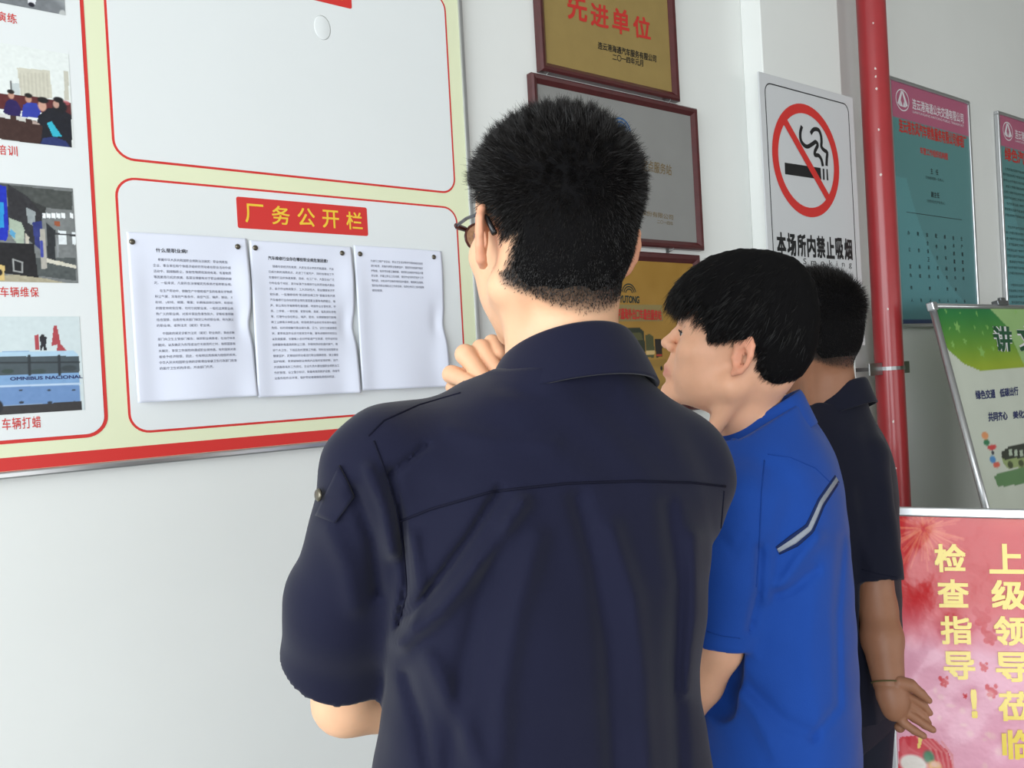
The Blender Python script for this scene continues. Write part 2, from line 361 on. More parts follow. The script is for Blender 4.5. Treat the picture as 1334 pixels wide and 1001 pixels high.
p.line((40, 48, 54), [(-20, 473), (103, 472)], .0015); p.blob((40, 60, 50), (10, 484), (8, 3), .6); p.blob((44, 60, 54), (50, 484), (10, 3), .5); p.blob((36, 44, 48), (90, 480), (10, 4), .5)
p.line((190, 210, 232), [(-40, 505), (104, 500)], .0018); p.poly((92, 124, 176), [(-40, 506), (104, 502), (105, 526), (-40, 532)], .55)
for x in (27, 64, 96): p.blob((50, 58, 70), (x, 508.5), (2.6, 1.1)); p.blob((44, 52, 64), (x+1, 524.5), (3.2, 1.7))
p.poly((52, 50, 52), [(-40, 532), (106, 523), (107, 540), (-40, 545)]); p.blob((30, 32, 38), (-2, 530), (6, 8))
p.poly((172, 66, 74), [(70, 424), (74, 424), (79, 448), (87, 457), (74, 457), (75, 449), (67, 451)]); p.poly((172, 66, 74), [(45, 437), (50, 436), (51, 456), (46, 456)])
p.poly((30, 32, 40), [(51, 440), (55, 436), (61, 440), (60, 450), (61, 457), (57, 457), (56, 452), (54, 457), (52, 456), (53, 448)]); p.blob((26, 26, 30), (55.5, 438), (2.4, 2.4)); p.noise(2, 4)
ph4 = p.obj('printed_photo', M_vcol, board, 0); ph4['label'] = 'photo of men waxing a pale blue coach'
for o in board.children:
    if o.name.startswith('printed_photo'): o.location.z = ZP+.0005
t = Text(); t.put('OMNIBUS NACIONAL', [PF.at(13, 491.5), PF.at(107, 488.5), PF.at(107.5, 493), PF.at(13, 496)], .02, 3, z=ZP+.0010)
t.obj('photo_lettering', M_navyprint, board)

# ------------------------------------------------------------------ notices pinned to the board
T1 = ['　根据中华人民共和国职业病防治法规定：职业病是指', '企业、事业单位和个体经济组织的劳动者在职业活动中或', '活动中，因接触粉尘、放射性物质和其他有毒、有害物质', '等因素而引起的疾病。各国法律都有对于职业病预防的规', '定。一般来说，凡是符合法律规定的疾病才能称职业病。', '',
      '　在生产劳动中，接触生产中使用或产生的有毒化学物质', '粉尘气雾，异常的气象条件，高低气压，噪声，振动，Ｘ', '射线，γ射线，细菌，霉菌；长期强迫体位操作，局部组', '织器官持续受压等，均可引起职业病，一般将这类职业病', '称广义的职业病。对其中某些危害性较大，诊断标准明确', '结合国情，由政府有关部门审定公布的职业病，称为狭义', '的职业病，或称法定（规定）职业病。', '',
      '　中国政府规定诊断为法定（规定）职业病的，需由诊断', '部门向卫生主管部门报告；规定职业病患者，在治疗休息', '期间，以及确定为伤残或治疗无效而死亡时，按照国家有', '关规定，享受工伤保险待遇或职业病待遇。有的国家对患', '者给予经济赔偿，因此，也有称这类疾病为赔偿的疾病。', '中华人民共和国职业病的诊断需由省级卫生行政部门批准', '的医疗卫生机构承担，并由部门负责。']
T2 = ['　随着社会经济的发展，人民生活水平的不断提高，汽车', '已成为新的消费热点，走进了千家万户，同时也带动了汽', '车维修行业的快速发展。目前，在工厂中，大型企业广泛', '分布在各个地区，其中从事汽车维修行业的劳动者人数众', '多。由于作业种类繁多，工人流动性大，职业健康状况不', '容乐观，一些维修场所“防治职业病工作”普遍没有开展', '汽车维修行业存在的职业病危害因素主要有电焊烟尘、噪', '声、粉尘和化学毒物等危害因素，喷漆作业主要有苯、甲', '苯、二甲苯，一氧化碳，氮氧化物，臭氧，锰及其化合物', '等，打磨作业存在粉尘、噪声、振动，长期接触会引起电', '焊工尘肺等多种职业病；喷漆烤漆作业存在苯系物中毒的', '危险，长时间接触可能出现头晕、乏力、记忆力减退等症', '状，夏季高温作业还可能发生中暑；蓄电池维修存在铅尘', '以及硫酸雾，长期吸入会对呼吸道产生刺激。在作业时应', '当佩戴防毒面具和防尘口罩，并保持良好的通风换气，做', '好个人卫生，下班后及时更换工作服。同时应当加强职业', '健康监护，定期组织劳动者进行职业健康检查，建立健全', '监护档案；发现疑似职业病病人应及时安排诊断、治疗，', '并调离原来的工作岗位，企业负责人要加强职业病防治工', '作的管理，设立警示标识，配备有效的防护设施，改善劳', '动条件和作业环境，保护劳动者健康及其相关权益。']
T3 = ['为进行工程产业企业，职业卫生培训等环节要按规定组织', '进行检测，定期开展职业健康监护，督促劳动者遵守规定', '护制度，指导劳动者正确佩戴，使用职业病防护用品并做', '好记录，并建立职业卫生档案，做好作业场所的防护工作', '等内容，对检测不合格的场所及时整改，确保防治措施，', '落实各项职业病防治工作责任制，保障全体员工身体健康', '得到保障。']
PAPER_W, PAPER_H = .21, .297
def curl(i):
    def f(X, Y):          # X 0..w, Y 0..-h : height above the board
        u = X/PAPER_W; v = -Y/PAPER_H
        z = .0025+.011*v**2*(1-.35*np.cos(2*np.pi*u))+.004*np.sin(np.pi*u)*(1-v)*.6
        z += .006*np.exp(-((u-1)/.12)**2)*(np.sin(v*7+i)*.6+.6)*np.clip(v*4, 0, 1)
        z += .004*np.exp(-((u-.02)/.1)**2)*np.clip(v*3, 0, 1)
        z -= .004*np.exp(-((u-.9)/.07)**2-((v-.52)/.12)**2)
        return z
    return f
papers = [((165, 302), T1, '什么是职业病?', 'left A4 notice headed 什么是职业病, pinned to the board', 0), ((325.5, 313), T2, '汽车维修行业存在哪些职业病危害因素?', 'middle A4 notice filled with dense text, pinned to the board', 1), ((461, 319.4), T3, None, 'right A4 notice with one short paragraph and blank lower part', 2)]
pins = [[(172, 315), (309.5, 321.5)], [(332.5, 323), (445.5, 330)], [(469, 331), (565, 335)]]
offs = [(-.8285, 1.7675), (-.6140, 1.7645), (-.3990, 1.7662)]
for (px, T, title, lab, i), (s0, z0) in zip(papers, offs):
    fr = sub(WALL, s0, z0, BT-.002); ang = (.0, -.012, -.012)[i]; ca, sa = math.cos(ang), math.sin(ang)
    fr = Frame(fr.O, fr.X*ca+fr.Y*sa, fr.Y*ca-fr.X*sa)
    sh = root('notice_sheet', lab, 'notice', M=fr.M, group='notices pinned in the lower panel')
    f = curl(i)
    nx, ny = 44, 60; gx, gy = np.meshgrid(np.linspace(0, PAPER_W, nx), np.linspace(0, -PAPER_H, ny)); Z = f(gx, gy)
    # the free right edge is creased inwards where the sheet buckles
    gxx = gx - .006*np.exp(-((gx/PAPER_W-1)/.15)**2)*np.exp(-((-gy/PAPER_H-.55)/.09)**2)
    V = np.stack([gxx.ravel(), gy.ravel(), Z.ravel()], -1); a = (np.arange(ny-1)[:, None]*nx+np.arange(nx-1)).ravel()
    o = new_obj('sheet', V, np.stack([a, a+nx, a+nx+1, a+1], -1), M_paper, sh, True)
    sol = o.modifiers.new('thickness', 'SOLIDIFY'); sol.thickness = .0003
    t = Text(); zf = lambda xy: f(xy[:, 0], xy[:, 1])+.0005
    if i < 2:
        y = -.030 if i == 0 else -.032
        w = .054 if i == 0 else .122; x = .046 if i == 0 else .034
        t.put(title, (x, y-.0035, x+w, y+.004), .012, 2, z=zf)
        t.obj('title_lettering', M_ink, sh); t = Text()
    x0, x1, y, dy = ((.040, .176, -.0465, .0103), (.034, .168, -.0475, .01075), (.036, .160, -.0305, .0102))[i]
    for l in T:
        if l:
            n = len(l); w = (x1-x0)*n/len(T[1]); w = min(w, x1-x0+.002)
            if l[0] == '　': t.put(l[1:], (x0+(x1-x0)/len(T[1])*1.6, y-.0026, x0+w, y+.0026), 0, 1, z=zf)
            else: t.put(l, (x0, y-.0026, x0+w, y+.0026), 0, 1, z=zf)
            y -= dy
        else: y -= dy*.35
    t.obj('body_lettering', M_inkgrey, sh)
    for q in pins[i]:
        x, y = Frame(fr.O, fr.X, fr.Y).at(*q, .004); zz = float(f(np.array(x), np.array(y)))
        pf = Frame(fr.O+fr.X*x+fr.Y*y+fr.Z*(zz+.0002), fr.X, fr.Y)
        pin = root('push_pin', f'round steel push pin at the top {"left" if q is pins[i][0] else "right"} corner of the {("left","middle","right")[i]} notice', 'pin', M=pf.M, group='push pins holding the notices')
        k = MB(); k.lathe([(.0048, 0), (.0052, .0007), (.0048, .0018), (.0034, .0028), (.0014, .0034), (.0002, .0035)], k=14); k.obj('head', M_pinhead, pin, smooth=True)
        k = MB(); k.lathe([(.0006, -.008), (.0006, .0002)], k=6); k.obj('point', M_steel, pin)
# ------------------------------------------------------------------ framed plaques on the wall
def frame_obj(rt, w, h, fw, d, inner_d):
    # mitred moulding: four bars, each a bevelled profile
    prof = [(0, 0), (0, d*.8), (fw*.2, d), (fw*.55, d*.92), (fw, inner_d), (fw, 0)]
    for a, b, nx, ny in (((0, 0), (w, 0), 0, 1), ((w, 0), (w, h), -1, 0), ((w, h), (0, h), 0, -1), ((0, h), (0, 0), 1, 0)):
        ax, ay = a; bx_, by_ = b; L = math.hypot(bx_-ax, by_-ay); tx, ty = (bx_-ax)/L, (by_-ay)/L
        V = []
        for end, s in ((a, 1), (b, -1)):
            for pr, pz in prof: V.append((end[0]+tx*pr*s+nx*pr, end[1]+ty*pr*s+ny*pr, pz))
        n = len(prof); k = MB(); k.add(V, [(i, i+1, n+i+1, n+i) for i in range(n-1)]+[(0, n, 2*n-1, n-1)])
        k.obj('frame_bar', M_wood, rt)
def plaque(s0, z0, w, h, lab, plate, fw, name='award_plaque'):
    fr = sub(WALL, s0, z0, .001); r = root(name, lab, 'plaque', M=fr.M, group=None)
    frame_obj(r, w, h, fw, .022, .012)
    k = MB(); k.box((fw*.6, fw*.6, .002), (w-fw*.6, h-fw*.6, .011)); k.obj('plate', plate, r)
    return fr, r
fr, r = plaque(.126, 2.216, .492, .36, 'top brass award plaque in a dark red wooden frame, red characters 先进单位', M_gold, .024)
t = Text(); fz = .0118
for c, q in zip('先进单位', [((738, -12), (765, -6), (765, 30), (740, 24)), ((769, 3), (793, 8), (793, 38), (770, 33)), ((797, 9), (820, 14), (820, 47), (798, 42)), ((824, 19), (847, 24), (848, 53), (826, 48))]):
    t.put(c, [fr.at(*p_, .012) for p_ in q], .022, 4, z=fz)
t.obj('character', M_redprint, r, True)
t = Text(); t.put('连云港海通汽车服务有限公司', [fr.at(*p_, .012) for p_ in ((779, 54), (855, 72), (855, 81.5), (779, 63.5))], .015, 3, z=fz)
t.put('二〇一四年元月', [fr.at(*p_, .012) for p_ in ((798, 69.5), (838, 78), (838, 87), (798, 78))], .015, 3, z=fz)
t.obj('small_lettering', M_black, r)
fr, r = plaque(.094, 1.806, .592, .400, 'middle silver plaque in a dark red wooden frame, behind the tallest man\'s head', M_silver, .022)
M_blue = mat('emblem_blue', (52, 96, 146), .4, .4); M_ochre = mat('faded_gold_print', (120, 100, 62), .45, .4)
t = Text(); t.put('定点服务站', [fr.at(*p_, .012) for p_ in ((836, 207), (875, 215), (875, 229), (836, 222))], .004, 3, z=fz)
t.put('宇通客车股份有限公司', [fr.at(*p_, .012) for p_ in ((806, 268), (877, 280), (877, 287), (806, 275))], 0, 2, z=fz)
t.put('二〇一四年', [fr.at(*p_, .012) for p_ in ((856, 286), (877, 289), (877, 294), (856, 291))], 0, 2, z=fz)
t.obj('gold_lettering', M_ochre, r)
def arcs(fr, r, c, R0, m, ns=3, z=.0125, sx=1, w=.34):
    cx, cy = c
    for j in range(ns):
        R = R0*(1-.24*j); k = MB(); n = 18; wd = R0*w*.27
        o = [(cx+sx*R*math.cos(math.radians(10+160*i/n)), cy+R*1.05*math.sin(math.radians(10+160*i/n))) for i in range(n+1)]
        q = [(cx+sx*(R-wd)*math.cos(math.radians(10+160*i/n)), cy+(R-wd*1.3)*1.05*math.sin(math.radians(10+160*i/n))) for i in range(n+1)]
        k.add([(x, y, z) for x, y in o]+[(x, y, z) for x, y in q], [(i, n+1+i, n+2+i, i+1) for i in range(n)])
        k.obj('emblem_arc', m, r)
arcs(fr, r, fr.at(809, 172, .012), .036, M_blue)
fr, r = plaque(.195, 1.36, .47, .432, 'lowest golden plaque with coaches and green arc emblem, right of the tallest man', mat('gold_print_plate', (168, 126, 50), .3, .5, .05, 12, metal=.35), .024)
M_dgreen = mat('dark_green_print', (24, 44, 40), .4, .4)
arcs(fr, r, fr.at(819.5, 383, .012), .026, M_dgreen)
t = Text(); t.put('YUTONG', [fr.at(*p_, .012) for p_ in ((807, 384.5), (833, 386), (833, 395.5), (807, 394.5))], .035, 3, z=fz)
t.obj('emblem_lettering', M_dgreen, r)
_a = fr.at(778, 419, .012); _b = fr.at(862.5, 397.5, .012); p = Print(Frame(fr.O+fr.Z*.0116, fr.X, fr.Y), _a[0], _a[1], _b[0], _b[1], .002, (138, 122, 74)); 
pb = p.obj('title_band', M_vcol, r, .0122)
t = Text(); t.put('2014年度宇通海外出口车最佳服务站', [fr.at(*p_, .012) for p_ in ((782, 400), (861.5, 404), (861.5, 417.5), (782, 416))], .03, 3, z=.0130)
t.obj('title_lettering', M_redprint, r)
fw_ = .0235; x0, y0 = fr.at(775, 500, .012); x1, y1 = fr.at(868, 420, .012)
p = Print(Frame(fr.O+fr.Z*.012, fr.X, fr.Y), fw_, fw_, .47-fw_, .432-fw_, .0022, (168, 128, 56))
p.poly((140, 112, 50), [(770, 470), (868, 468), (868, 510), (770, 510)], .6); p.blob((176, 140, 66), (845, 490), (30, 12), .6)
p.poly((60, 66, 40), [(800, 437), (810, 435), (816, 440), (816, 462), (806, 458)]); 
p.poly((46, 52, 36), [(812, 430), (818, 427), (834, 427.5), (839, 432), (841, 456), (840, 469), (825, 471), (816, 466), (812, 456)]); p.poly((104, 100, 58), [(815, 434), (836, 434), (838, 443), (814, 443)], .7); p.poly((208, 168, 100), [(813, 457), (840, 458), (840, 462), (814, 461)]); p.poly((196, 152, 84), [(816, 464), (840, 465), (839, 468), (818, 467)])
p.poly((78, 80, 48), [(841, 437), (846, 435), (851, 438), (853, 456), (852, 466), (842, 466)]); p.poly((210, 180, 120), [(842, 457), (853, 457), (853, 462), (842, 462)])
p.poly((38, 30, 24), [(853, 442), (861, 441), (863, 448), (863, 465), (855, 466)]); p.line((180, 60, 40), [(856, 463), (862, 463)], .003); p.blob((30, 26, 20), (862, 480), (1.5, 3))
p.noise(4, 16); p.obj('coach_picture', mat('brass_print', (255, 255, 255), .33, .5, attr='tone', metal=.3), r, .0114)
# hooks above the plaques
for s, z, w in ((.141, 2.2065, 'left hook above the middle plaque'), (.573, 2.207, 'right hook above the middle plaque'), (.554, 1.800, 'hook above the lowest golden plaque')):
    f = sub(WALL, s, z); hk = root('wall_hook', 'small steel '+w, 'hook', M=f.M, group='steel hooks holding the plaques')
    k = MB(); k.box((-.006, -.004, 0), (.006, .006, .002), .0005); k.obj('plate', M_steel, hk)
    k = MB(); k.tube([(0, 0, .002), (0, 0, .016), (.004, .006, .02), (.006, .010, .018)], .0016, 6); k.obj('hook_wire', M_steel, hk, smooth=True)

# ------------------------------------------------------------------ no-smoking sign on the pilaster
SF = sub(WALL, .898, 1.52, .071); SW, SH = .492, .81
sgn = root('no_smoking_sign', 'white no smoking sign with a red barred circle on the pillar beside the pipe', 'sign', M=SF.M)
k = MB(); k.box((0, 0, 0), (SW, SH, .005), .001); k.obj('board', M_signwhite, sgn)
q = [(.022, .03), (SW-.022, SH-.028)]
k = MB(); o = rrect(.024, .028, SW-.028, SH-.026, .03); i = rrect(.0275, .0315, SW-.0315, SH-.0295, .0265); k.ring(o, i, .0054); k.obj('outline', M_black, sgn)
cx, cy = SF.at(1051, 209.5, .005); RX = .1735; RY = .1735
circ = lambda r, z, n=56: [(cx+r*math.cos(2*math.pi*i/n), cy+r*math.sin(2*math.pi*i/n)) for i in range(n)]
k = MB(); k.ring(circ(RX, 0), circ(RX-.029, 0), .0060); k.obj('prohibition_ring', M_red, sgn)
a = math.radians(-46); dx, dy = math.cos(a), math.sin(a); L = RX-.02; w = .0125
k = MB(); k.add([(cx-dx*L-dy*w, cy-dy*L+dx*w, .0064), (cx-dx*L+dy*w, cy-dy*L-dx*w, .0064), (cx+dx*L+dy*w, cy+dy*L-dx*w, .0064), (cx+dx*L-dy*w, cy+dy*L+dx*w, .0064)], [(0, 1, 2, 3)]); k.obj('prohibition_bar', M_red, sgn)
def sq(pts): return [SF.at(980+x/3.707, 90+y/3.707, .005) for x, y in pts]
for pl in ([(156, 452), (329, 478), (333, 534), (158, 508)], [(339, 481), (347, 482), (349, 536), (341, 535)], [(357, 483), (363, 484), (367, 538), (359, 537)]):
    k = MB(); k.add([(x, y, .0057) for x, y in sq(pl)], [(3, 2, 1, 0)]); k.obj('cigarette', M_black, sgn)
for pl in ([(239, 276), (231, 310), (236, 350), (262, 375), (290, 362), (305, 352), (315, 368), (303, 395), (302, 415), (320, 418), (334, 440), (340, 470)],
           [(281, 312), (296, 292), (318, 294), (330, 318), (334, 350), (333, 375), (346, 392), (361, 404), (359, 435), (358, 468)]):
    xy = [np.array(v) for v in sq(pl)]; fine = []
    for j in range(len(xy)-1):
        p0 = xy[max(j-1, 0)]; p1_ = xy[j]; p2_ = xy[j+1]; p3_ = xy[min(j+2, len(xy)-1)]
        for u in np.linspace(0, 1, 5)[:-1]: fine.append(.5*((2*p1_)+(-p0+p2_)*u+(2*p0-5*p1_+4*p2_-p3_)*u*u+(-p0+3*p1_-3*p2_+p3_)*u**3))
    fine.append(xy[-1]); V = []; n = len(fine)
    for j in range(n):
        tt = fine[min(j+1, n-1)]-fine[max(j-1, 0)]; tt /= np.linalg.norm(tt); nn = np.array([-tt[1], tt[0]])*.0064
        V += [(*(fine[j]+nn), .0057), (*(fine[j]-nn), .0057)]
    k = MB(); k.add(V, [(2*j, 2*j+1, 2*j+3, 2*j+2) for j in range(n-1)]); k.obj('smoke_curl', M_black, sgn)
t = Text(); x0 = .044
for j, c in enumerate('本场所内禁止吸烟'): t.put(c, (x0+j*.0505, .276, x0+j*.0505+.045, .345), .035, 4, z=.0056)
t.obj('character', M_black, sgn, True); t = Text()
t.put('No Smoking', (.045, .248, .435, .272), .0, 3, z=.0056, sp=2.1)
for j, c in enumerate('电话'): t.put(c, (.155+j*.04, .180, .155+j*.04+.035, .228), .03, 3, z=.0056)
t.put('12320', (.30, .180, .435, .222), .03, 3, z=.0056)
t.obj('lettering', M_black, sgn)

# ------------------------------------------------------------------ red pipe with clamps
pc = wp(1.487, 0, .10)
pf = Frame(pc, WD, ZU); pipe = root('fire_pipe', 'red painted vertical pipe running from floor to ceiling beside the pillar', 'pipe', M=pf.M)
k = MB(); k.tube([(0, 0, 0), (0, HZ, 0)], .0455, 32, False); k.obj('pipe_run', M_pipe, pipe, smooth=True)
for (x, y) in ((1120, 19), (1129, 82), (1121, 90), (1119, 105), (1141, 165), (1141, 224), (1140, 402), (1152, 552), (1166, 612), (1170, 640)):
    X = np.clip(pf.at(x, y, .04)[0], -.038, .038); Y = pf.at(x, y, .04)[1]; zz = math.sqrt(.0457**2-X**2)
    k = MB(); pts = [(X+.0026*math.cos(a)*random.uniform(.4, 1), Y+.0065*math.sin(a)*random.uniform(.4, 1)) for a in np.linspace(0, 6.28, 7)[:-1]]
    k.add([(a, b, math.sqrt(.0459**2-a*a)) for a, b in pts], [tuple(range(6))]); k.obj('paint_chip', M_chip, pipe)
for zc in (1.44, 3.3, .4):
    k = MB(); n = 20
    for a0 in range(n):
        a1 = 2*math.pi*a0/n; a2 = 2*math.pi*(a0+1)/n; r1, r2 = .0458, .0485
        V = [(r*math.cos(a), zc+h, r*math.sin(a)) for a in (a1, a2) for r in (r1, r2) for h in (-.006, .006)]
        k.add(V, [(2, 3, 7, 6), (1, 3, 2, 0), (4, 6, 7, 5), (0, 2, 6, 4), (1, 5, 7, 3)])
    cl = k.obj('clamp_ring', M_steel, pipe)
    for sg in (-1, 1):
        k = MB(); k.box((sg*.047 if sg > 0 else -.125, zc-.02, -.003), (.125 if sg > 0 else -.047, zc+.02, .003), .001); k.obj('clamp_plate', M_steel, pipe)
        k = MB(); k.box((sg*.09-.006, zc-.006, -.0985), (sg*.09+.006, zc+.006, -.003)); k.obj('clamp_arm', M_steel, pipe)

# ------------------------------------------------------------------ posters in aluminium frames
def poster(s0, z0, lab, kind):
    W, H = .611, .902; fr = sub(WALL, s0, z0, .001); r = root('framed_poster', lab, 'poster', M=fr.M, group='teal posters in aluminium frames')
    for a, b in (((0, 0, 0), (W, .014, .018)), ((0, H-.014, 0), (W, H, .018)), ((0, .014, 0), (.014, H-.014, .018)), ((W-.014, .014, 0), (W, H-.014, .018))):
        k = MB(); k.box(a, b, .003); k.obj('frame_strip', M_alu, r)
    p = Print(fr, .014, .014, W-.014, H-.014, .006, (82, 134, 134)); yy = p.Y/H; xx = p.X/W
    p.C[:] = np.array((88, 138, 136))*(1-(1-yy)[..., None]*.35)+np.array((70, 120, 140))*((1-yy)[..., None]*.35)
    rad = np.hypot((xx-1.25), (yy-.95)*1.3); m = (rad > 1.18) & (yy < .6); p.C[m] += (6, 12, 14)
    m = yy > .845; p.C[m] = (178, 92, 122); m = yy < .034; p.C[m] = (34, 58, 104)
    m = (yy > .83) & (yy > .845-.006*np.sin(xx*3)); p.C[m] = (176, 94, 122)
    p.obj('print', M_vcol, r, .012)
    ex, ey = .096, .828; k = MB(); n = 28; z = .0124
    k.ring([(ex+.047*math.cos(2*math.pi*i/n), ey+.040*math.sin(2*math.pi*i/n)) for i in range(n)], [(ex+.043*math.cos(2*math.pi*i/n), ey+.036*math.sin(2*math.pi*i/n)) for i in range(n)], z)
    k.add([(ex-.036, ey-.016, z), (ex-.022, ey-.022, z), (ex+.002, ey+.03, z), (ex-.006, ey+.036, z)], [(0, 1, 2, 3)])
    k.add([(ex+.036, ey-.016, z), (ex+.022, ey-.022, z), (ex-.002, ey+.03, z), (ex+.006, ey+.036, z)], [(3, 2, 1, 0)])
    k.add([(ex-.022, ey-.024, z), (ex, ey-.024, z), (ex-.011, ey-.002, z)], [(0, 1, 2)]); k.add([(ex+.022, ey-.024, z), (ex, ey-.024, z), (ex+.011, ey-.002, z)], [(2, 1, 0)])
    k.obj('emblem', M_whiteprint, r)
    t = Text(); t.put('连云港海通公共交通有限公司', (.165, .806, .56, .846), .012, 3, z=.0124); t.put('LIANYUNGANG HAITONG PUBLIC TRANSPORT', (.165, .792, .56, .801), 0, 2, z=.0124)
    t.obj('header_lettering', M_whiteprint, r)
    T = Text(); B = Text()
    if kind == 0:
        T.put('连云港东风汽车销售服务有限公司修理厂', (.062, .708, .575, .758), .028, 3, z=.0124); T.put('车管工作组织机构图', (.205, .645, .415, .672), .02, 3, z=.0124)
        B.put('主　任', (.275, .578, .335, .6), .015, 3, z=.0124); B.put('（全面管理第一负责人）', (.235, .556, .375, .568), 0, 2, z=.0124)
        B.put('副主任', (.27, .49, .335, .512), .015, 3, z=.0124); B.put('（分管安全生产负责人）', (.235, .468, .375, .48), 0, 2, z=.0124)
        k = MB(); k.box((.085, .419, .0122), (.505, .421, .0126)); k.obj('chart_line', M_black, r)
        cols = ('办公室', '财务科', '安全保卫科', '配件仓库', '维修车间', '技术质量部', '生产调度部'); low = ('负责人', '组长', '负责人', '组长', '负责人', '负责人', '组长')
        for j, (c, l) in enumerate(zip(cols, low)):
            x = .092+j*.067; dy = .122/(len(c)-1)
            for i, ch in enumerate(c): B.put(ch, (x-.0075, .345-i*dy-.008, x+.0075, .345-i*dy+.008), .012, 2, z=.0124)
            for i, ch in enumerate(l): B.put(ch, (x-.0075, .19-i*.09/(len(l)-1)-.007, x+.0075, .19-i*.09/(len(l)-1)+.007), .012, 2, z=.0124)
    else:
        T.put('绿色汽修行动守则', (.055, .70, .56, .758), .028, 3, z=.0124)
        body = '为贯彻落实国家节能减排工作要求推进绿色汽修建设减少维修作业对环境的污染特制定本办法各车间应当严格执行废油废水分类收集'
        y = .665; j = 0
        while y > .05:
            s = (j*13) % 30; L = 28 if j % 4 else 20; B.put(body[s:s+L], (.03+(0 if j % 3 else .02), y-.006, .03+.53*L/28, y+.006), 0, 1, z=.0124); y -= .0245 if j % 9 != 8 else .05; j += 1
    T.obj('title_lettering', M_redprint, r); B.obj('body_lettering', M_dgreen if kind else M_black, r)
poster(1.730, 1.580, 'teal poster with pink header and an organisation chart, nearest the red pipe', 0)
poster(2.589, 1.580, 'teal poster with pink header cut by the right edge, titled 绿色汽修', 1)

# ------------------------------------------------------------------ leaning poster stand with green print
O = P(1214, 399, 2.62)
best = None
for th in np.linspace(.0, .6, 241):
    V = math.cos(th)*ZU-math.sin(th)*WN; q = proj(O-V*.62); e = proj(O-V*.9); tgt = np.array([1283, 657.]); dd = (e-q)/np.linalg.norm(e-q)
    o_ = proj(O); d0 = tgt-o_; d0 /= np.linalg.norm(d0); dv = q-o_; dv /= np.linalg.norm(dv); err = abs(d0[0]*dv[1]-d0[1]*dv[0])
    if best is None or err < best[0]: best = (err, th)
TH = best[1]; VG = math.cos(TH)*ZU-math.sin(TH)*WN
HG = (O[2]-.02)/math.cos(TH); WG = .8
GF = Frame(O-VG*HG, WD, VG)
M_dark = mat('dark_plastic', (40, 42, 44), .5, .4)
stand = root('poster_stand', 'leaning easel stand with silver frame and a green and white bus poster', 'poster stand', M=GF.M)
def pole(a, b, m, name, parent, r=.011): k = MB(); k.tube([a, b], r, 14); return k.obj(name, m, parent, smooth=True)
PB = HG-1.2
pole((0, PB, 0), (0, HG, 0), M_alu, 'frame_tube', stand); pole((WG, PB, 0), (WG, HG, 0), M_alu, 'frame_tube', stand)
pole((0, HG, 0), (WG, HG, 0), M_alu, 'frame_tube', stand, .009); pole((0, PB, 0), (WG, PB, 0), M_alu, 'frame_tube', stand, .009)
for x in (.0, WG): pole((x, 0, 0), (x, PB, 0), M_steel, 'leg', stand, .009)
inv = GF.M.inverted(); hb = Vector(GF.O+GF.X*WG/2+GF.Y*HG*.8-GF.Z*.02); ft = Vector((*(GF.O+GF.X*WG/2-WN*.30)[:2], .01))
pole(tuple(inv@hb), tuple(inv@ft), M_steel, 'leg', stand, .009)
for x, y in ((1212.5, 399.5),):
    k = MB(); k.box((-.014, HG-.016, -.012), (.016, HG+.012, .012), .004); k.obj('corner_joint', M_alu, stand)
cx, cy = GF.at(1301, 395); k = MB(); k.box((cx-.03, HG+.004, -.012), (cx+.05, HG+.022, .012), .003); k.box((cx+.012, HG+.018, -.006), (cx+.048, HG+.034, .006), .002); k.obj('clip', M_aludark, stand)
p = Print(GF, .010, PB+.008, WG-.010, HG-.008, .005, (202, 208, 194))
g = np.clip((p.Y-(GF.at(1240, 480)[1]))/(GF.at(1240, 402)[1]-GF.at(1240, 480)[1]), 0, 1)[..., None]
grad = np.array((150, 172, 40))*(1-g)+np.array((24, 118, 60))*g
m = p.mask(p.q([(1205, 395), (1420, 395), (1420, 470), (1334, 478), (1275, 483), (1255, 475), (1236, 458), (1215, 440)])); p.C[m] = grad[m]
m = p.mask(p.q([(1284, 398), (1420, 398), (1420, 478), (1334, 478), (1330, 470), (1310, 425)])); p.C[m] = (150, 188, 120)
def star(c, r, a=.8):
    cx, cy = GF.at(*c); R = abs(GF.at(c[0], c[1]+r)[1]-cy)
    pts = [(cx+R*(1 if i % 2 == 0 else .42)*math.sin(math.pi*i/5+.3), cy+R*(1 if i % 2 == 0 else .42)*math.cos(math.pi*i/5+.3)) for i in range(10)]
    p.poly((140, 190, 100), pts, a, px=False)
for c, r in (((1246, 426), 9), ((1278, 459), 10), ((1240, 449), 6), ((1256, 445), 6), ((1293, 455), 5), ((1231, 406), 4), ((1249, 408), 3), ((1271, 409), 4), ((1268, 427), 3), ((1285, 427), 4), ((1236, 428), 3), ((1279, 434), 3), ((1322, 407), 4)): star(c, r)
p.poly((96, 136, 88), [(1294, 622), (1300, 616), (1318, 612), (1345, 607), (1400, 600), (1400, 628), (1340, 630), (1299, 635)]); 
p.poly((150, 168, 110), [(1303, 592), (1310, 585), (1345, 575), (1400, 570), (1400, 606), (1345, 606), (1313, 612), (1306, 604)])
p.poly((48, 54, 44), [(1303, 590), (1312, 583), (1345, 574), (1400, 570), (1400, 592), (1345, 594), (1308, 600), (1304, 597)])
for x in (1313, 1320, 1327, 1335, 1345): p.poly((176, 190, 170), [(x, 587), (x+4, 586), (x+4.6, 594), (x+.5, 595)])
p.blob((70, 80, 50), (1315, 606), (3.5, 5)); p.blob((70, 80, 50), (1329, 604), (3.5, 5))
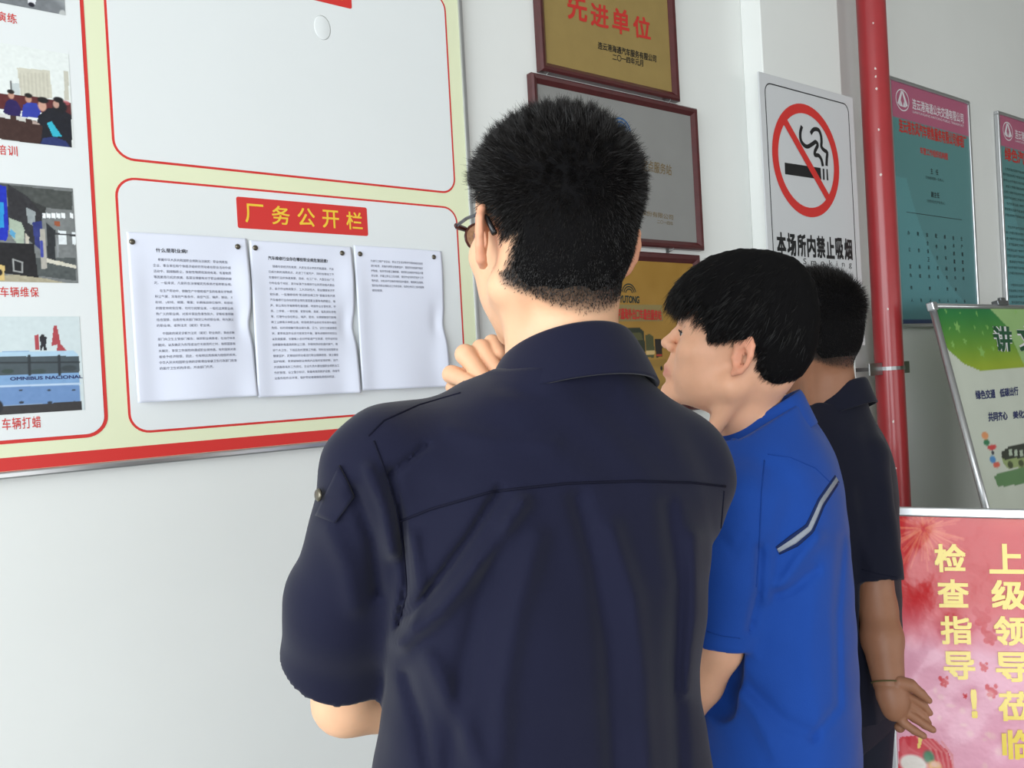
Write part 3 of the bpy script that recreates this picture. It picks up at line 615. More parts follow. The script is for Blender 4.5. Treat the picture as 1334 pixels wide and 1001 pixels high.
for c, xy, rr in (((222, 150, 100), (1282, 568), (4.5, 5)), ((50, 120, 80), (1284, 577), (4, 4)), ((205, 70, 70), (1291, 583), (6, 3.5)), ((60, 60, 70), (1292, 590), (2, 2.6)), ((80, 140, 196), (1292, 599), (4, 5)), ((216, 100, 80), (1297, 606), (4.5, 4))): p.blob(c, xy, rr)
p.noise(2, 12)
p.obj('poster_print', M_vcol, stand, .003)
t = Text()
def gq(*pts): return [GF.at(*q_, .004) for q_ in pts]
BIG = [('讲', ((1291, 424), (1318, 426), (1319, 458), (1299, 459))), ('文', ((1323, 424), (1350, 425), (1354, 457), (1329, 458)))]
for c, q_ in BIG: t.put(c, gq(*q_), .085, 4, z=.0038)
t.obj('character_outline', M_whiteprint, stand, True); t = Text()
for c, q_ in BIG: t.put(c, gq(*q_), .03, 4, z=.0046)
t.obj('title_character', mat('deep_green_print', (28, 82, 52), .5, .4), stand, True)
t = Text()
t.put('绿色交通', gq((1270, 509), (1296, 507), (1297, 519), (1272, 521)), .03, 3, z=.0042); t.put('低碳出行', gq((1302, 507), (1326, 503.5), (1327, 515), (1303, 518)), .03, 3, z=.0042)
t.put('共同齐心', gq((1287, 537), (1312, 536), (1313, 547), (1288, 550)), .03, 3, z=.0042); t.put('美化城市', gq((1319, 536), (1347, 532), (1348, 544), (1320, 546)), .03, 3, z=.0042)
t.obj('slogan_lettering', M_navyprint, stand)

# ------------------------------------------------------------------ red welcome board
XR = np.array([.889, -.459, 0]); XR /= np.linalg.norm(XR); NR = np.cross(XR, ZU); TL = math.radians(9)
VR = math.cos(TL)*ZU-math.sin(TL)*NR
O = P(1143, 659.5, 2.08); HR = 1.0; WR = .75; RF = Frame(O-VR*HR, XR, VR)
M_film = mat('glossy_poster', (255, 255, 255), .25, .35, attr='tone', coat=.35, bump=.35, bscale=9, bdist=.02)
rb = root('welcome_board', 'glossy red welcome board with yellow characters in a silver frame', 'display board', M=RF.M)
for a, b in (((0, HR-.024, -.012), (WR, HR, .014)), ((0, 0, -.012), (WR, .024, .014)), ((0, .024, -.012), (.024, HR-.024, .014)), ((WR-.024, .024, -.012), (WR, HR-.024, .014))):
    k = MB(); k.box(a, b, .004); k.obj('frame_strip', M_alu, rb)
k = MB(); k.box((.01, .01, -.008), (WR-.01, HR-.01, .003)); k.obj('backing', M_signwhite, rb)
p = Print(RF, .022, .022, WR-.022, HR-.022, .0022, (210, 44, 48))
px = proj(np.stack([p.X, p.Y, 0*p.X], -1)@np.stack([RF.X, RF.Y, RF.Z])+RF.O); PX, PY = px[..., 0], px[..., 1]
gx, gy = RF.at(1200, 808); g1 = RF.at(1200, 780)[1]; g2 = RF.at(1200, 850)[1]
w = np.clip((g1-p.Y+.012*np.sin(p.X*30)+.008*np.sin(p.X*71))/(g1-g2), 0, 1)[..., None]; p.C = p.C*(1-w)+np.array((236, 168, 190))*w
cx, cy = RF.at(1203, 690)
for i in range(90):
    a = random.uniform(0, 6.28); L = random.uniform(.03, .095); r0 = random.uniform(.005, .03)
    pts = [(cx+math.cos(a)*r0, cy+math.sin(a)*r0), (cx+math.cos(a)*L, cy+math.sin(a)*L-.01)]
    (x1, y1), (x2, y2) = pts; dx, dy = x2-x1, y2-y1; tt = np.clip(((p.X-x1)*dx+(p.Y-y1)*dy)/(dx*dx+dy*dy), 0, 1); d = np.hypot(p.X-x1-tt*dx, p.Y-y1-tt*dy)
    kk = np.clip(1-d/.0028, 0, 1)[..., None]*.6; p.C = p.C*(1-kk)+np.array((240, 128, 96))*kk
p.blob((228, 104, 84), (1330, 668), (60, 22), .5, 1)
def curlfig(c, sc):
    for dx, dy, rx, ry in ((0, 0, 5, 4), (-5, -4, 3, 4), (5, 3, 4, 3.5), (-2, 6, 3.5, 3), (6, -5, 2.5, 3), (3, 8, 2.5, 3)): p.blob((206, 36, 48), (c[0]+dx*sc, c[1]+dy*sc), (rx*sc, ry*sc), .9)
curlfig((1229, 887), .8); curlfig((1281, 868), .7); curlfig((1288, 827), 1.3); curlfig((1278, 802), 1.5); curlfig((1291, 899), 1.0); curlfig((1257, 906), .4)
p.poly((208, 62, 74), [(1170, 1010), (1172, 960), (1195, 958), (1215, 962), (1235, 978), (1245, 1010)])
for i in range(5): p.line((228, 140, 140), [(1195+i*8, 960+i*1.5), (1212+i*7, 975+i*2), (1222+i*5, 1005)], .0025, .7)
p.blob((230, 236, 226), (1190, 995), (18, 12), .9); p.blob((60, 140, 100), (1210, 986), (7, 8), .9, .6); p.blob((236, 190, 120), (1218, 998), (9, 7), .9, .6)
p.poly((236, 206, 110), [(1197, 960), (1202, 962), (1199, 974), (1195, 975)])
for i in range(26):
    x = random.uniform(1180, 1330); y = random.uniform(880, 1000); p.blob((240, 196, 190), (x, y), (random.uniform(2, 6), random.uniform(2, 5)), .5, .8)
zf = lambda X, Y: .0050+.0011*np.sin(X*23+Y*9)*np.sin(Y*31)+.0006*np.sin(X*61-Y*47)
p.obj('poster_print', M_film, rb, 0, zf)
M_gold2 = mat('yellow_lettering', (244, 214, 44), .3, .5, coat=.8)
t = Text(); zt = .0082
def rchar(c, cxp, cyp, wx, hy): t.put(c, [RF.at(cxp-wx, cyp-hy, .006), RF.at(cxp+wx, cyp-hy+.5, .006), RF.at(cxp+wx+1.5, cyp+hy+.5, .006), RF.at(cxp-wx+1.5, cyp+hy, .006)], .028, 4, z=zt)
for c, x, y in (('检', 1237, 727), ('查', 1241, 773), ('指', 1245, 821), ('导', 1249, 867)): rchar(c, x, y, 20.5, 18.5)
k = MB(); x, y = RF.at(1269, 916, .006)
t.put('!', [RF.at(1264, 898, .006), RF.at(1272, 898, .006), RF.at(1274, 936, .006), RF.at(1266, 936, .006)], .04, 4, z=zt)
for c, x, y in (('上', 1310, 728), ('级', 1313, 775), ('领', 1316, 822), ('导', 1319, 869), ('莅', 1322, 920), ('临', 1327, 970)): rchar(c, x, y, 22.5, 19.5)
t.obj('yellow_character', M_gold2, rb, True)
f = Vector((*(O-NR*.45)[:2], .0)); inv = RF.M.inverted()
for x in (.04, WR-.04):
    k = MB(); k.tube([(x, .03, 0), tuple(inv@Vector((*(RF.O+RF.X*x+NR*.04)[:2], .0)))], .011, 8); k.obj('leg', M_steel, rb, smooth=True)
    k = MB(); k.tube([(x, HR*.8, -.012), tuple(inv@Vector((*(RF.O+RF.X*x-NR*.5)[:2], .0)))], .009, 8); k.obj('leg', M_steel, rb, smooth=True)
# ================================================================== people
class Field:                                  # signed-distance sculpting on sample points
    def __init__(s, X, Y, Z): s.X, s.Y, s.Z = X, Y, Z
def _rel(p, c): return p[0]-np.float32(c[0]), p[1]-np.float32(c[1]), p[2]-np.float32(c[2])
def ell(p, c, r, R=None):
    x, y, z = _rel(p, c)
    if R is not None:
        R = np.asarray(R, np.float32); x, y, z = (R[0][0]*x+R[0][1]*y+R[0][2]*z, R[1][0]*x+R[1][1]*y+R[1][2]*z, R[2][0]*x+R[2][1]*y+R[2][2]*z)
    k0 = np.sqrt((x/r[0])**2+(y/r[1])**2+(z/r[2])**2)+1e-6
    k1 = np.sqrt((x/r[0]**2)**2+(y/r[1]**2)**2+(z/r[2]**2)**2)+1e-6
    return k0*(k0-1)/k1
def sph(p, c, r): x, y, z = _rel(p, c); return np.sqrt(x*x+y*y+z*z)-r
def cap(p, a, b, r1, r2, flat=None):          # tapered capsule; flat=(axis, factor) squashes it along a direction
    a = np.asarray(a, float); b = np.asarray(b, float)
    x, y, z = _rel(p, a); d = b-a; L2 = float(d@d)
    t = np.clip((x*d[0]+y*d[1]+z*d[2])/L2, 0, 1).astype(np.float32)
    x = x-t*np.float32(d[0]); y = y-t*np.float32(d[1]); z = z-t*np.float32(d[2])
    if flat is not None:
        n, f = flat; n = np.asarray(n, float); n = n/np.linalg.norm(n); w = x*n[0]+y*n[1]+z*n[2]; g = np.float32(f-1)
        x = x+w*g*n[0]; y = y+w*g*n[1]; z = z+w*g*n[2]
    return np.sqrt(x*x+y*y+z*z)-(r1+(r2-r1)*t)
def su(a, b, k):
    h = np.clip(.5+.5*(b-a)/k, 0, 1); return b+(a-b)*h-k*h*(1-h)
def ss(a, b, k):                              # a minus b
    return -su(-a, b, k)
def chain(p, pts, rs, k=.01, flat=None):
    d = None
    for i in range(len(pts)-1):
        c = cap(p, pts[i], pts[i+1], rs[i], rs[i+1], flat); d = c if d is None else su(d, c, k)
    return d
def nets(fn, lo, hi, h):                      # surface-nets meshing of fn over a box
    n = [int(math.ceil((hi[i]-lo[i])/h))+1 for i in range(3)]
    ax = [np.float32(lo[i])+np.arange(n[i], dtype=np.float32)*np.float32(h) for i in range(3)]
    X, Y, Z = np.meshgrid(*ax, indexing='ij', sparse=False)
    D = fn((X, Y, Z)).astype(np.float32); S = D < 0
    cs = tuple(k-1 for k in n); acc = np.zeros(cs+(3,), np.float32); cnt = np.zeros(cs, np.float32); quads = []
    idx = np.full(cs, -1, np.int64)
    for a in range(3):
        s0 = [slice(None)]*3; s1 = [slice(None)]*3; s0[a] = slice(0, -1); s1[a] = slice(1, None)
        A, B = D[tuple(s0)], D[tuple(s1)]; cr_ = S[tuple(s0)] != S[tuple(s1)]
        I = np.argwhere(cr_); av = A[cr_]; bv = B[cr_]; t = av/(av-bv+1e-12)
        pos = I.astype(np.float32); pos[:, a] += t
        o = [b for b in range(3) if b != a]
        ok = (I[:, o[0]] > 0) & (I[:, o[0]] < n[o[0]]-1) & (I[:, o[1]] > 0) & (I[:, o[1]] < n[o[1]]-1)
        I = I[ok]; pos = pos[ok]; sg = S[tuple(s0)][cr_][ok]; cells = []
        for du, dv in ((-1, -1), (0, -1), (0, 0), (-1, 0)):
            c = I.copy(); c[:, o[0]] += du; c[:, o[1]] += dv
            np.add.at(acc, (c[:, 0], c[:, 1], c[:, 2]), pos); np.add.at(cnt, (c[:, 0], c[:, 1], c[:, 2]), 1); cells.append(np.ravel_multi_index(c.T, cs))
        q = np.stack(cells, 1); flip = sg if a != 1 else ~sg
        q[~flip] = q[~flip][:, ::-1]; quads.append(q)
    Q = np.concatenate(quads); used = np.unique(Q); remap = np.full(int(np.prod(cs)), -1, np.int64); remap[used] = np.arange(len(used))
    V = acc.reshape(-1, 3)[used]/cnt.reshape(-1)[used][:, None]
    return V*h+np.array(lo, np.float32), remap[Q]
def join(parts):
    V = []; Q = []; n = 0
    for v, q in parts: V.append(v); Q.append(q+n); n += len(v)
    return np.concatenate(V), np.concatenate(Q)
def vnormals(V, Q):
    n = np.cross(V[Q[:, 2]]-V[Q[:, 0]], V[Q[:, 3]]-V[Q[:, 1]]); N = np.zeros_like(V)
    for i in range(4): np.add.at(N, Q[:, i], n)
    return N/(np.linalg.norm(N, axis=1, keepdims=True)+1e-9)
def rotz(a): c, s = math.cos(a), math.sin(a); return np.array([[c, -s, 0], [s, c, 0], [0, 0, 1]])
def rotx(a): c, s = math.cos(a), math.sin(a); return np.array([[1, 0, 0], [0, c, -s], [0, s, c]])
def roty(a): c, s = math.cos(a), math.sin(a); return np.array([[c, 0, s], [0, 1, 0], [-s, 0, c]])
SK = lambda y: abs(y)
def head_fn(p, nz=1.0, neck=((0, -.030, -.05), (0, -.042, -.19), .056, .061), full=1.0, chin=0):
    X, Y, Z = p; aX = np.abs(X); q = (aX, Y, Z)
    d = ell(p, (0, -.004, .045), (.0765, .0945, .084))
    d = su(d, ell(p, (0, .045, .045), (.063, .047, .056)), .02)
    d = su(d, ell(p, (0, -.035, -.005), (.064, .055, .06)), .02)
    d = su(d, ell(p, (0, .036, -.016), (.0625, .056, .060)), .02)
    d = su(d, cap(q, (.054, .0, -.045), (.017, .070, -.090-chin), .019*full, .013), .018)
    d = su(d, ell(p, (0, .034, -.056-chin*.7), (.049*full, .045, .045)), .018)
    d = su(d, sph(p, (0, .0800, -.091-chin), .0175), .014)
    d = su(d, cap(p, (0, .092, -.018), (0, .0915, -.036), .0075, .0085), .012)
    d = su(d, cap(p, (0, .090, -.052), (0, .088, -.085), .008, .010), .014)
    d = su(d, sph(q, (.045, .064, -.008), .022), .02)
    d = su(d, cap(q, (.012, .088, .036), (.040, .074, .036), .010, .008), .012)
    d = ss(d, ell(q, (.033, .103, .017), (.017, .018, .013)), .012)
    d = su(d, sph(q, (.033, .0765, .0165), .0135), .004)
    d = ss(d, ell(q, (.033, .0905, .016), (.0125, .008, .0032)), .002)
    d = su(d, chain(p, [(0, .090, .030), (0, .098, .015), (0, .1105*nz, -.0025)], [.0065, .0070, .0095], .006), .009)
    d = su(d, sph(q, (.0115, .1, -.0075), .0076), .005)
    d = ss(d, sph(q, (.0065, .107, -.0160), .0030), .003)
    d = su(d, ell(p, (0, .081, -.040), (.026, .018, .020)), .012)
    d = su(d, ell(q, (.034, .052, -.042), (.024, .028, .030)), .016)
    d = su(d, chain(p, [(-.022, .090, -.0415), (0, .1005, -.0385), (.022, .090, -.0415)], [.0030, .0046, .0030], .003), .004)
    d = su(d, chain(p, [(-.019, .090, -.0475), (0, .0985, -.0500), (.019, .090, -.0475)], [.0032, .0052, .0032], .003), .004)
    d = ss(d, chain(p, [(-.024, .095, -.0445), (0, .1065, -.0443), (.024, .095, -.0445)], [.0012, .0016, .0012], .002), .002)
    d = ss(d, cap(p, (-.012, .101, -.0615), (.012, .101, -.0615), .0026, .0026), .008)
    # ears
    e = np.array([math.cos(.50), -math.sin(.50), 0]); f = np.array([math.sin(.50), math.cos(.50), 0])  # outward plate directions
    c0 = (.0812, -.004, .002)
    def ev(u, w, o=0): return (c0[0]+0*u+math.cos(.95)*(-u)*1.0*.95+o*.9, c0[1]+u*math.sin(.95)*1.0-o*.2, c0[2]+w)
    rim = [ev(.008, .002), ev(.0095, .016), ev(.004, .026), ev(-.004, .0305), ev(-.013, .0275), ev(-.0195, .018), ev(-.0205, .004), ev(-.016, -.010), ev(-.008, -.021), ev(.002, -.0265)]
    lob = [.0024, .0030, .0034, .0036, .0036, .0036, .0034, .0036, .0050, .0048]
    plate = ell(q, ev(-.005, .002), (.0052, .0165, .0265), [[.82, .57, 0], [-.57, .82, 0], [0, 0, 1]])
    ear = su(plate, chain(q, rim, lob, .003), .004)
    ear = su(ear, chain(q, [ev(-.012, -.006, .001), ev(-.012, .010, .002), ev(-.004, .020, .001)], [.0032, .0034, .0026], .003), .004)
    ear = ss(ear, ell(q, ev(-.0015, -.002, .0075), (.0080, .0100, .0150)), .003)
    ear = su(ear, sph(q, ev(.0085, -.004, .003), .0042), .004)
    d = su(d, ear, .0045)
    a, b, r1, r2 = neck
    d = su(d, cap(p, a, b, r1, r2), .022)
    d = su(d, cap(q, (.052, -.018, -.02), (.022, .02, -.165), .012, .012), .02)
    return d
def sm(x, a, b): t = np.clip((x-a)/(b-a), 0, 1); return t*t*(3-2*t)
M_skinA = mat('skin_light', (226, 176, 140), .5, .4, .03, 60, .12, 500, attr='tone', sss=.12, bdist=.0004)
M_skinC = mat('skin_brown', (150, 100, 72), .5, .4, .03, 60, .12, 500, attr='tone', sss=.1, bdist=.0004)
M_hair = mat('black_hair', (24, 21, 20), .5, .36)
M_haircap = mat('hair_base', (12, 11, 12), .9, .1)
M_hairB = mat('soft_black_hair', (14, 12, 12), .52, .28)
M_eye = mat('eye_white', (186, 174, 166), .15, .5); M_iris = mat('dark_iris', (30, 20, 16), .12, .5)
M_navyA = mat('navy_cotton', (14, 16, 40), .82, .2, .05, 9, .25, 900, sheen=.10, bdist=.0006)
M_navyC = mat('dark_navy_cotton', (15, 17, 33), .85, .2, .05, 9, .25, 900, sheen=.08, bdist=.0006)
M_blueB = mat('royal_blue_cotton', (22, 68, 152), .8, .2, .05, 12, .35, 700, sheen=.08, bdist=.0008)
M_trouser = mat('dark_trousers', (30, 32, 44), .85, .2, .05, 9, .2, 600)
M_shoe = mat('black_shoe', (24, 24, 26), .4, .5); M_sole = mat('rubber_sole', (60, 58, 56), .8, .2)

def skin_tone(V, base, L, hairmask=None, stubble=(58, 48, 42)):
    """real colour of the skin: pinker ears, lips; shaved hair showing through"""
    n = len(V); C = np.tile(np.array(base, float), (n, 1)); x, y, z = L.T; ax = np.abs(x)
    lip = np.exp(-((z+.0455)/.0085)**2)*(y > .088)*np.exp(-(ax/.024)**4); C = C*(1-lip[:, None]*.55)+np.array((176, 92, 86))*lip[:, None]*.55
    ear = sm(ax, .074, .084)*(np.abs(z) < .04)*(np.abs(y) < .035); C = C*(1-ear[:, None]*.35)+np.array((214, 122, 98))*ear[:, None]*.35
    brow = np.exp(-((z-.041)/.0045)**2)*sm(ax, .008, .016)*(1-sm(ax, .046, .056))*(y > .06); C = C*(1-brow[:, None]*.8)+np.array((40, 32, 30))*brow[:, None]*.8
    if hairmask is not None: m = hairmask[:, None]; C = C*(1-m)+np.array(stubble, float)*m
    return C
def strands(R0, N0, L, dirfn, width, segs=4, jit=.12, seed=1):
    """hair as thin tapering blades grown from the scalp; dirfn(pos, t) gives the growing direction"""
    g = np.random.default_rng(seed); n = len(R0); pos = R0.copy(); pts = [pos.copy()]
    jd = g.normal(size=(n, 3))*jit
    for i in range(segs):
        d = dirfn(pos, (i+.5)/segs)+jd*(0.6+.8*(i/segs)); d /= np.linalg.norm(d, axis=1, keepdims=True)+1e-9
        pos = pos+d*(L/segs)[:, None]; pts.append(pos.copy())
    side = np.cross(pts[-1]-pts[0], g.normal(size=(n, 3))); side /= np.linalg.norm(side, axis=1, keepdims=True)+1e-9
    V = []; 
    for i, q in enumerate(pts):
        w = width*(1-(i/segs)**2*.85)/2
        V += [q-side*w, q+side*w]
    V = np.stack(V, 1).reshape(-1, 3); m = 2*(segs+1); b = np.arange(n)*m
    Q = np.concatenate([np.stack([b+2*i, b+2*i+1, b+2*i+3, b+2*i+2], 1) for i in range(segs)])
    return V, Q
def clumps(R0, n, k, seed, spread=.3):
    """lean strands towards the tip of their tuft"""
    g = np.random.default_rng(seed); C = R0[g.integers(0, len(R0), n)]; out = np.empty((len(R0), 3)); 
    off = g.normal(size=(n, 3))*spread
    for i in range(0, len(R0), 6000):
        b = R0[i:i+6000]; j = ((b[:, None]-C[None])**2).sum(-1).argmin(1); out[i:i+6000] = (C[j]-b)*k+off[j]
    return out
def sample(V, Q, w, n, seed):
    g = np.random.default_rng(seed); T = np.concatenate([Q[:, [0, 1, 2]], Q[:, [0, 2, 3]]])
    ar = np.linalg.norm(np.cross(V[T[:, 1]]-V[T[:, 0]], V[T[:, 2]]-V[T[:, 0]]), axis=1)*w[T].mean(1)
    c = np.cumsum(ar); i = np.searchsorted(c, g.random(n)*c[-1]); i = np.clip(i, 0, len(T)-1)
    a, b = g.random(n), g.random(n); s = a+b > 1; a[s] = 1-a[s]; b[s] = 1-b[s]
    return V[T[i, 0]]*(1-a-b)[:, None]+V[T[i, 1]]*a[:, None]+V[T[i, 2]]*b[:, None]
HC = np.array([0, -.005, .040]); HRAD = np.array([.078, .097, .088])
def enorm(p): g = (p-HC)/HRAD**2; return g/(np.linalg.norm(g, axis=1, keepdims=True)+1e-9)
def person(name_label, foot): return root('person', name_label, 'person', loc=Vector(foot))
def child(name, V, Q, m, par, colors=None, smooth=True):
    V = np.asarray(V, float)-np.array(par.location); return new_obj(name, V, np.asarray(Q, np.int32), m, par, smooth, colors=colors)
def polyd(PX, PY, pts):                        # distance to a polyline
    d = None
    for (x1, y1), (x2, y2) in zip(pts, pts[1:]):
        dx, dy = x2-x1, y2-y1; t = np.clip(((PX-x1)*dx+(PY-y1)*dy)/(dx*dx+dy*dy), 0, 1)
        e = (PX-x1-t*dx)**2+(PY-y1-t*dy)**2; d = e if d is None else np.minimum(d, e)
    return np.sqrt(d)
def fproj(p):
    X, Y, Z = p[0], p[1], p[2]-np.float32(CZ); y = X*np.float32(FW[0])+Y*np.float32(FW[1])+Z*np.float32(FW[2])
    return 667+F*(X*np.float32(CR[0])+Y*np.float32(CR[1])+Z*np.float32(CR[2]))/y, 500.5-F*(X*np.float32(CU[0])+Y*np.float32(CU[1])+Z*np.float32(CU[2]))/y
def creases(p, d, rows):                       # cloth folds: (polyline measured on the photograph, height in m, width px)
    near = np.abs(d) < .05
    if not near.any(): return d
    q = (p[0][near], p[1][near], p[2][near]); PX, PY = fproj(q); add = np.zeros_like(PX)
    for pts, amp, w in rows: add += amp*np.exp(-(polyd(PX, PY, pts)/w)**2)
    d = d.copy(); dn = d[near]; d[near] = dn-add*(1-(dn/.05)**2); return d
def loft(p, rows):
    """torso: rows of (z, cx, cy, half width, half depth, facing angle)"""
    rows = sorted(rows); A = np.array(rows, float); z = p[2]; zz = np.clip(z, A[0, 0], A[-1, 0])
    zs = np.linspace(A[0, 0], A[-1, 0], 400); ker = np.exp(-np.linspace(-2, 2, 31)**2); ker /= ker.sum()
    cols = []
    for i in range(1, 6):
        v = np.interp(zs, A[:, 0], A[:, i]); v = np.convolve(np.pad(v, 15, mode='edge'), ker, 'valid'); cols.append(np.interp(zz, zs, v).astype(np.float32))
    cx, cy, a, b, th = cols; dx, dy = p[0]-cx, p[1]-cy; c, s = np.cos(th), np.sin(th)
    u = dx*c+dy*s; v = -dx*s+dy*c                # u across the shoulders, v forward
    e = 2.4; k0 = ((np.abs(u)/a)**e+(np.abs(v)/b)**e)**(1/e)+1e-6
    rr = np.sqrt(u*u+v*v)/k0
    d = (k0-1)*np.clip(rr, .03, None)*.9
    dz = np.maximum(z-A[-1, 0], A[0, 0]-z); return np.where(dz > 0, np.maximum(d, dz), d)
def drape(tree, pts, lift=.001, step=4):        # photograph polyline -> points lying on a mesh (world)
    out = []; dense = []
    for (x1, y1), (x2, y2) in zip(pts, pts[1:]):
        n = max(1, int(math.hypot(x2-x1, y2-y1)/step))
        dense += [(x1+(x2-x1)*i/n, y1+(y2-y1)*i/n) for i in range(n)]
    dense.append(pts[-1])
    for x, y in dense:
        d = Vector(ray(x, y)).normalized(); h = tree.ray_cast(Vector(CAM), d)
        if h[0] is not None: out.append(np.array(h[0])-np.array(d)*lift)
    return out
def band(tree, top, bot, n, m, lift, thick):    # a strip of cloth between two photograph polylines
    def res(pl, k):
        L = [0]
        for a, b in zip(pl, pl[1:]): L.append(L[-1]+math.hypot(b[0]-a[0], b[1]-a[1]))
        t = np.linspace(0, L[-1], k); return np.c_[np.interp(t, L, [q[0] for q in pl]), np.interp(t, L, [q[1] for q in pl])]
    A, B = res(top, n), res(bot, n); G = []
    last = None
    for j in range(m):
        for i in range(n):
            x, y = A[i]*(1-j/(m-1))+B[i]*(j/(m-1)); d = Vector(ray(x, y)).normalized(); h = tree.ray_cast(Vector(CAM), d)
            if h[0] is not None: last = h[3]; q = np.array(h[0])-np.array(d)*lift
            else: q = CAM+np.array(d)*(last or 1)
            G.append(q)
    G = np.array(G); a = (np.arange(m-1)[:, None]*n+np.arange(n-1)).ravel(); Q = np.stack([a, a+n, a+n+1, a+1], 1)
    nn = np.cross(G[n]-G[0], G[1]-G[0]); 
    back = G+np.array([ray(667, 500)*thick])
    V = np.concatenate([G, back]); k = len(G); Q2 = Q[:, ::-1]+k
    rim = list(range(n))+[n*(j+1)-1 for j in range(1, m)]+list(range(n*m-2, n*(m-1)-1, -1))+[n*j for j in range(m-2, 0, -1)]
    R_ = np.array([[rim[i], rim[(i+1) % len(rim)], rim[(i+1) % len(rim)]+k, rim[i]+k] for i in range(len(rim))])
    return V, np.concatenate([Q, Q2, R_])
def tree_of(V, Q): return BVHTree.FromPolygons([tuple(v) for v in V], [tuple(q) for q in Q])
def collar(par, rows, m, name='collar', thick=.0035, lift=0):
    """rows: closed or open list of (base point, top point, fold point) world; a stand that rises and a leaf that falls over it"""
    V = []; n = len(rows); k = len(rows[0])
    for r in rows: V += [np.array(q, float) for q in r]
    # subdivide across with a smooth curve
    G = np.array(V).reshape(n, k, 3); S = 6; out = []
    for i in range(n):
        pts = G[i]; row = []
        for j in range(k-1):
            p0, p1, p2, p3 = pts[max(j-1, 0)], pts[j], pts[j+1], pts[min(j+2, k-1)]
            for u in np.linspace(0, 1, S+1)[:-1]: row.append(.5*((2*p1)+(-p0+p2)*u+(2*p0-5*p1+4*p2-p3)*u*u+(-p0+3*p1-3*p2+p3)*u**3))
        row.append(pts[-1]); out.append(row)
    G = np.array(out); kk = G.shape[1]
    H = []                                       # smooth along
    for i in range(n-1):
        p0, p1, p2, p3 = G[max(i-1, 0)], G[i], G[i+1], G[min(i+2, n-1)]
        for u in np.linspace(0, 1, 5)[:-1]: H.append(.5*((2*p1)+(-p0+p2)*u+(2*p0-5*p1+4*p2-p3)*u*u+(-p0+3*p1-3*p2+p3)*u**3))
    H.append(G[-1]); H = np.array(H); nn = len(H)
    a = (np.arange(nn-1)[:, None]*kk+np.arange(kk-1)).ravel(); Q = np.stack([a, a+1, a+kk+1, a+kk], 1)
    o = child(name, H.reshape(-1, 3), Q, m, par); sd = o.modifiers.new('thickness', 'SOLIDIFY'); sd.thickness = thick; sd.offset = 0
    return o
def legs(par, hip, th, shirtbottom, name='trousers'):
    """trousers and shoes below the shirt, down to the floor"""
    hx, hy, hz = hip; rt = np.array([math.cos(th), math.sin(th), 0]); fd = np.array([-math.sin(th), math.cos(th), 0]); O = np.array([hx, hy, 0])
    def fn(p):
        d = loft(p, [(hz-.20, hx, hy, .150, .100, th), (hz-.1, hx, hy, .158, .106, th), (hz+.03, hx, hy, .140, .092, th)])
        for s in (-1, 1):
            d = su(d, chain(p, [O+rt*s*.085+ZU*(hz-.12), O+rt*s*.095+fd*.015+ZU*.50, O+rt*s*.105-fd*.01+ZU*.075], [.092, .068, .062], .02), .03)
        return np.maximum(d, .055-p[2])
    V, Q = nets(fn, (hx-.32, hy-.32, .03), (hx+.32, hy+.32, hz+.08), .012)
    child(name, V, Q, M_trouser, par)
    for s in (-1, 1):
        c = O+rt*s*.108
        R3 = np.stack([rt, fd, ZU])
        def sf(p):
            x, y, z = p[0]-c[0], p[1]-c[1], p[2]; q = (rt[0]*x+rt[1]*y, fd[0]*x+fd[1]*y, z)
            d = su(ell(q, (0, .10, .045), (.046, .12, .045)), ell(q, (0, -.01, .055), (.040, .06, .06)), .03); return np.maximum(d, .018-q[2])
        V, Q = nets(sf, (c[0]-.26, c[1]-.26, 0), (c[0]+.26, c[1]+.26, .14), .007); sh = child('shoe', V, Q, M_shoe, par)
        def so(p):
            x, y, z = p[0]-c[0], p[1]-c[1], p[2]; q = (rt[0]*x+rt[1]*y, fd[0]*x+fd[1]*y, z)
            d = su(ell(q, (0, .10, .01), (.050, .125, .06)), ell(q, (0, -.01, .01), (.044, .064, .06)), .03); return np.maximum(np.maximum(d, q[2]-.022), .0-q[2])
        V, Q = nets(so, (c[0]-.26, c[1]-.26, -.02), (c[0]+.26, c[1]+.26, .05), .007)
        so_ = child('sole', V, Q, M_sole, par); so_.parent = sh; so_.location = (0, 0, 0)
def headbox(c, R, ext=.14): return (c[0]-ext, c[1]-ext-.0, c[2]-.20), (c[0]+ext, c[1]+ext, c[2]+.145)
def to_local(p, c, R, s=1.0):
    x, y, z = _rel(p, c); R = np.asarray(R, np.float32)/np.float32(s)
    return (R[0, 0]*x+R[1, 0]*y+R[2, 0]*z, R[0, 1]*x+R[1, 1]*y+R[2, 1]*z, R[0, 2]*x+R[1, 2]*y+R[2, 2]*z)

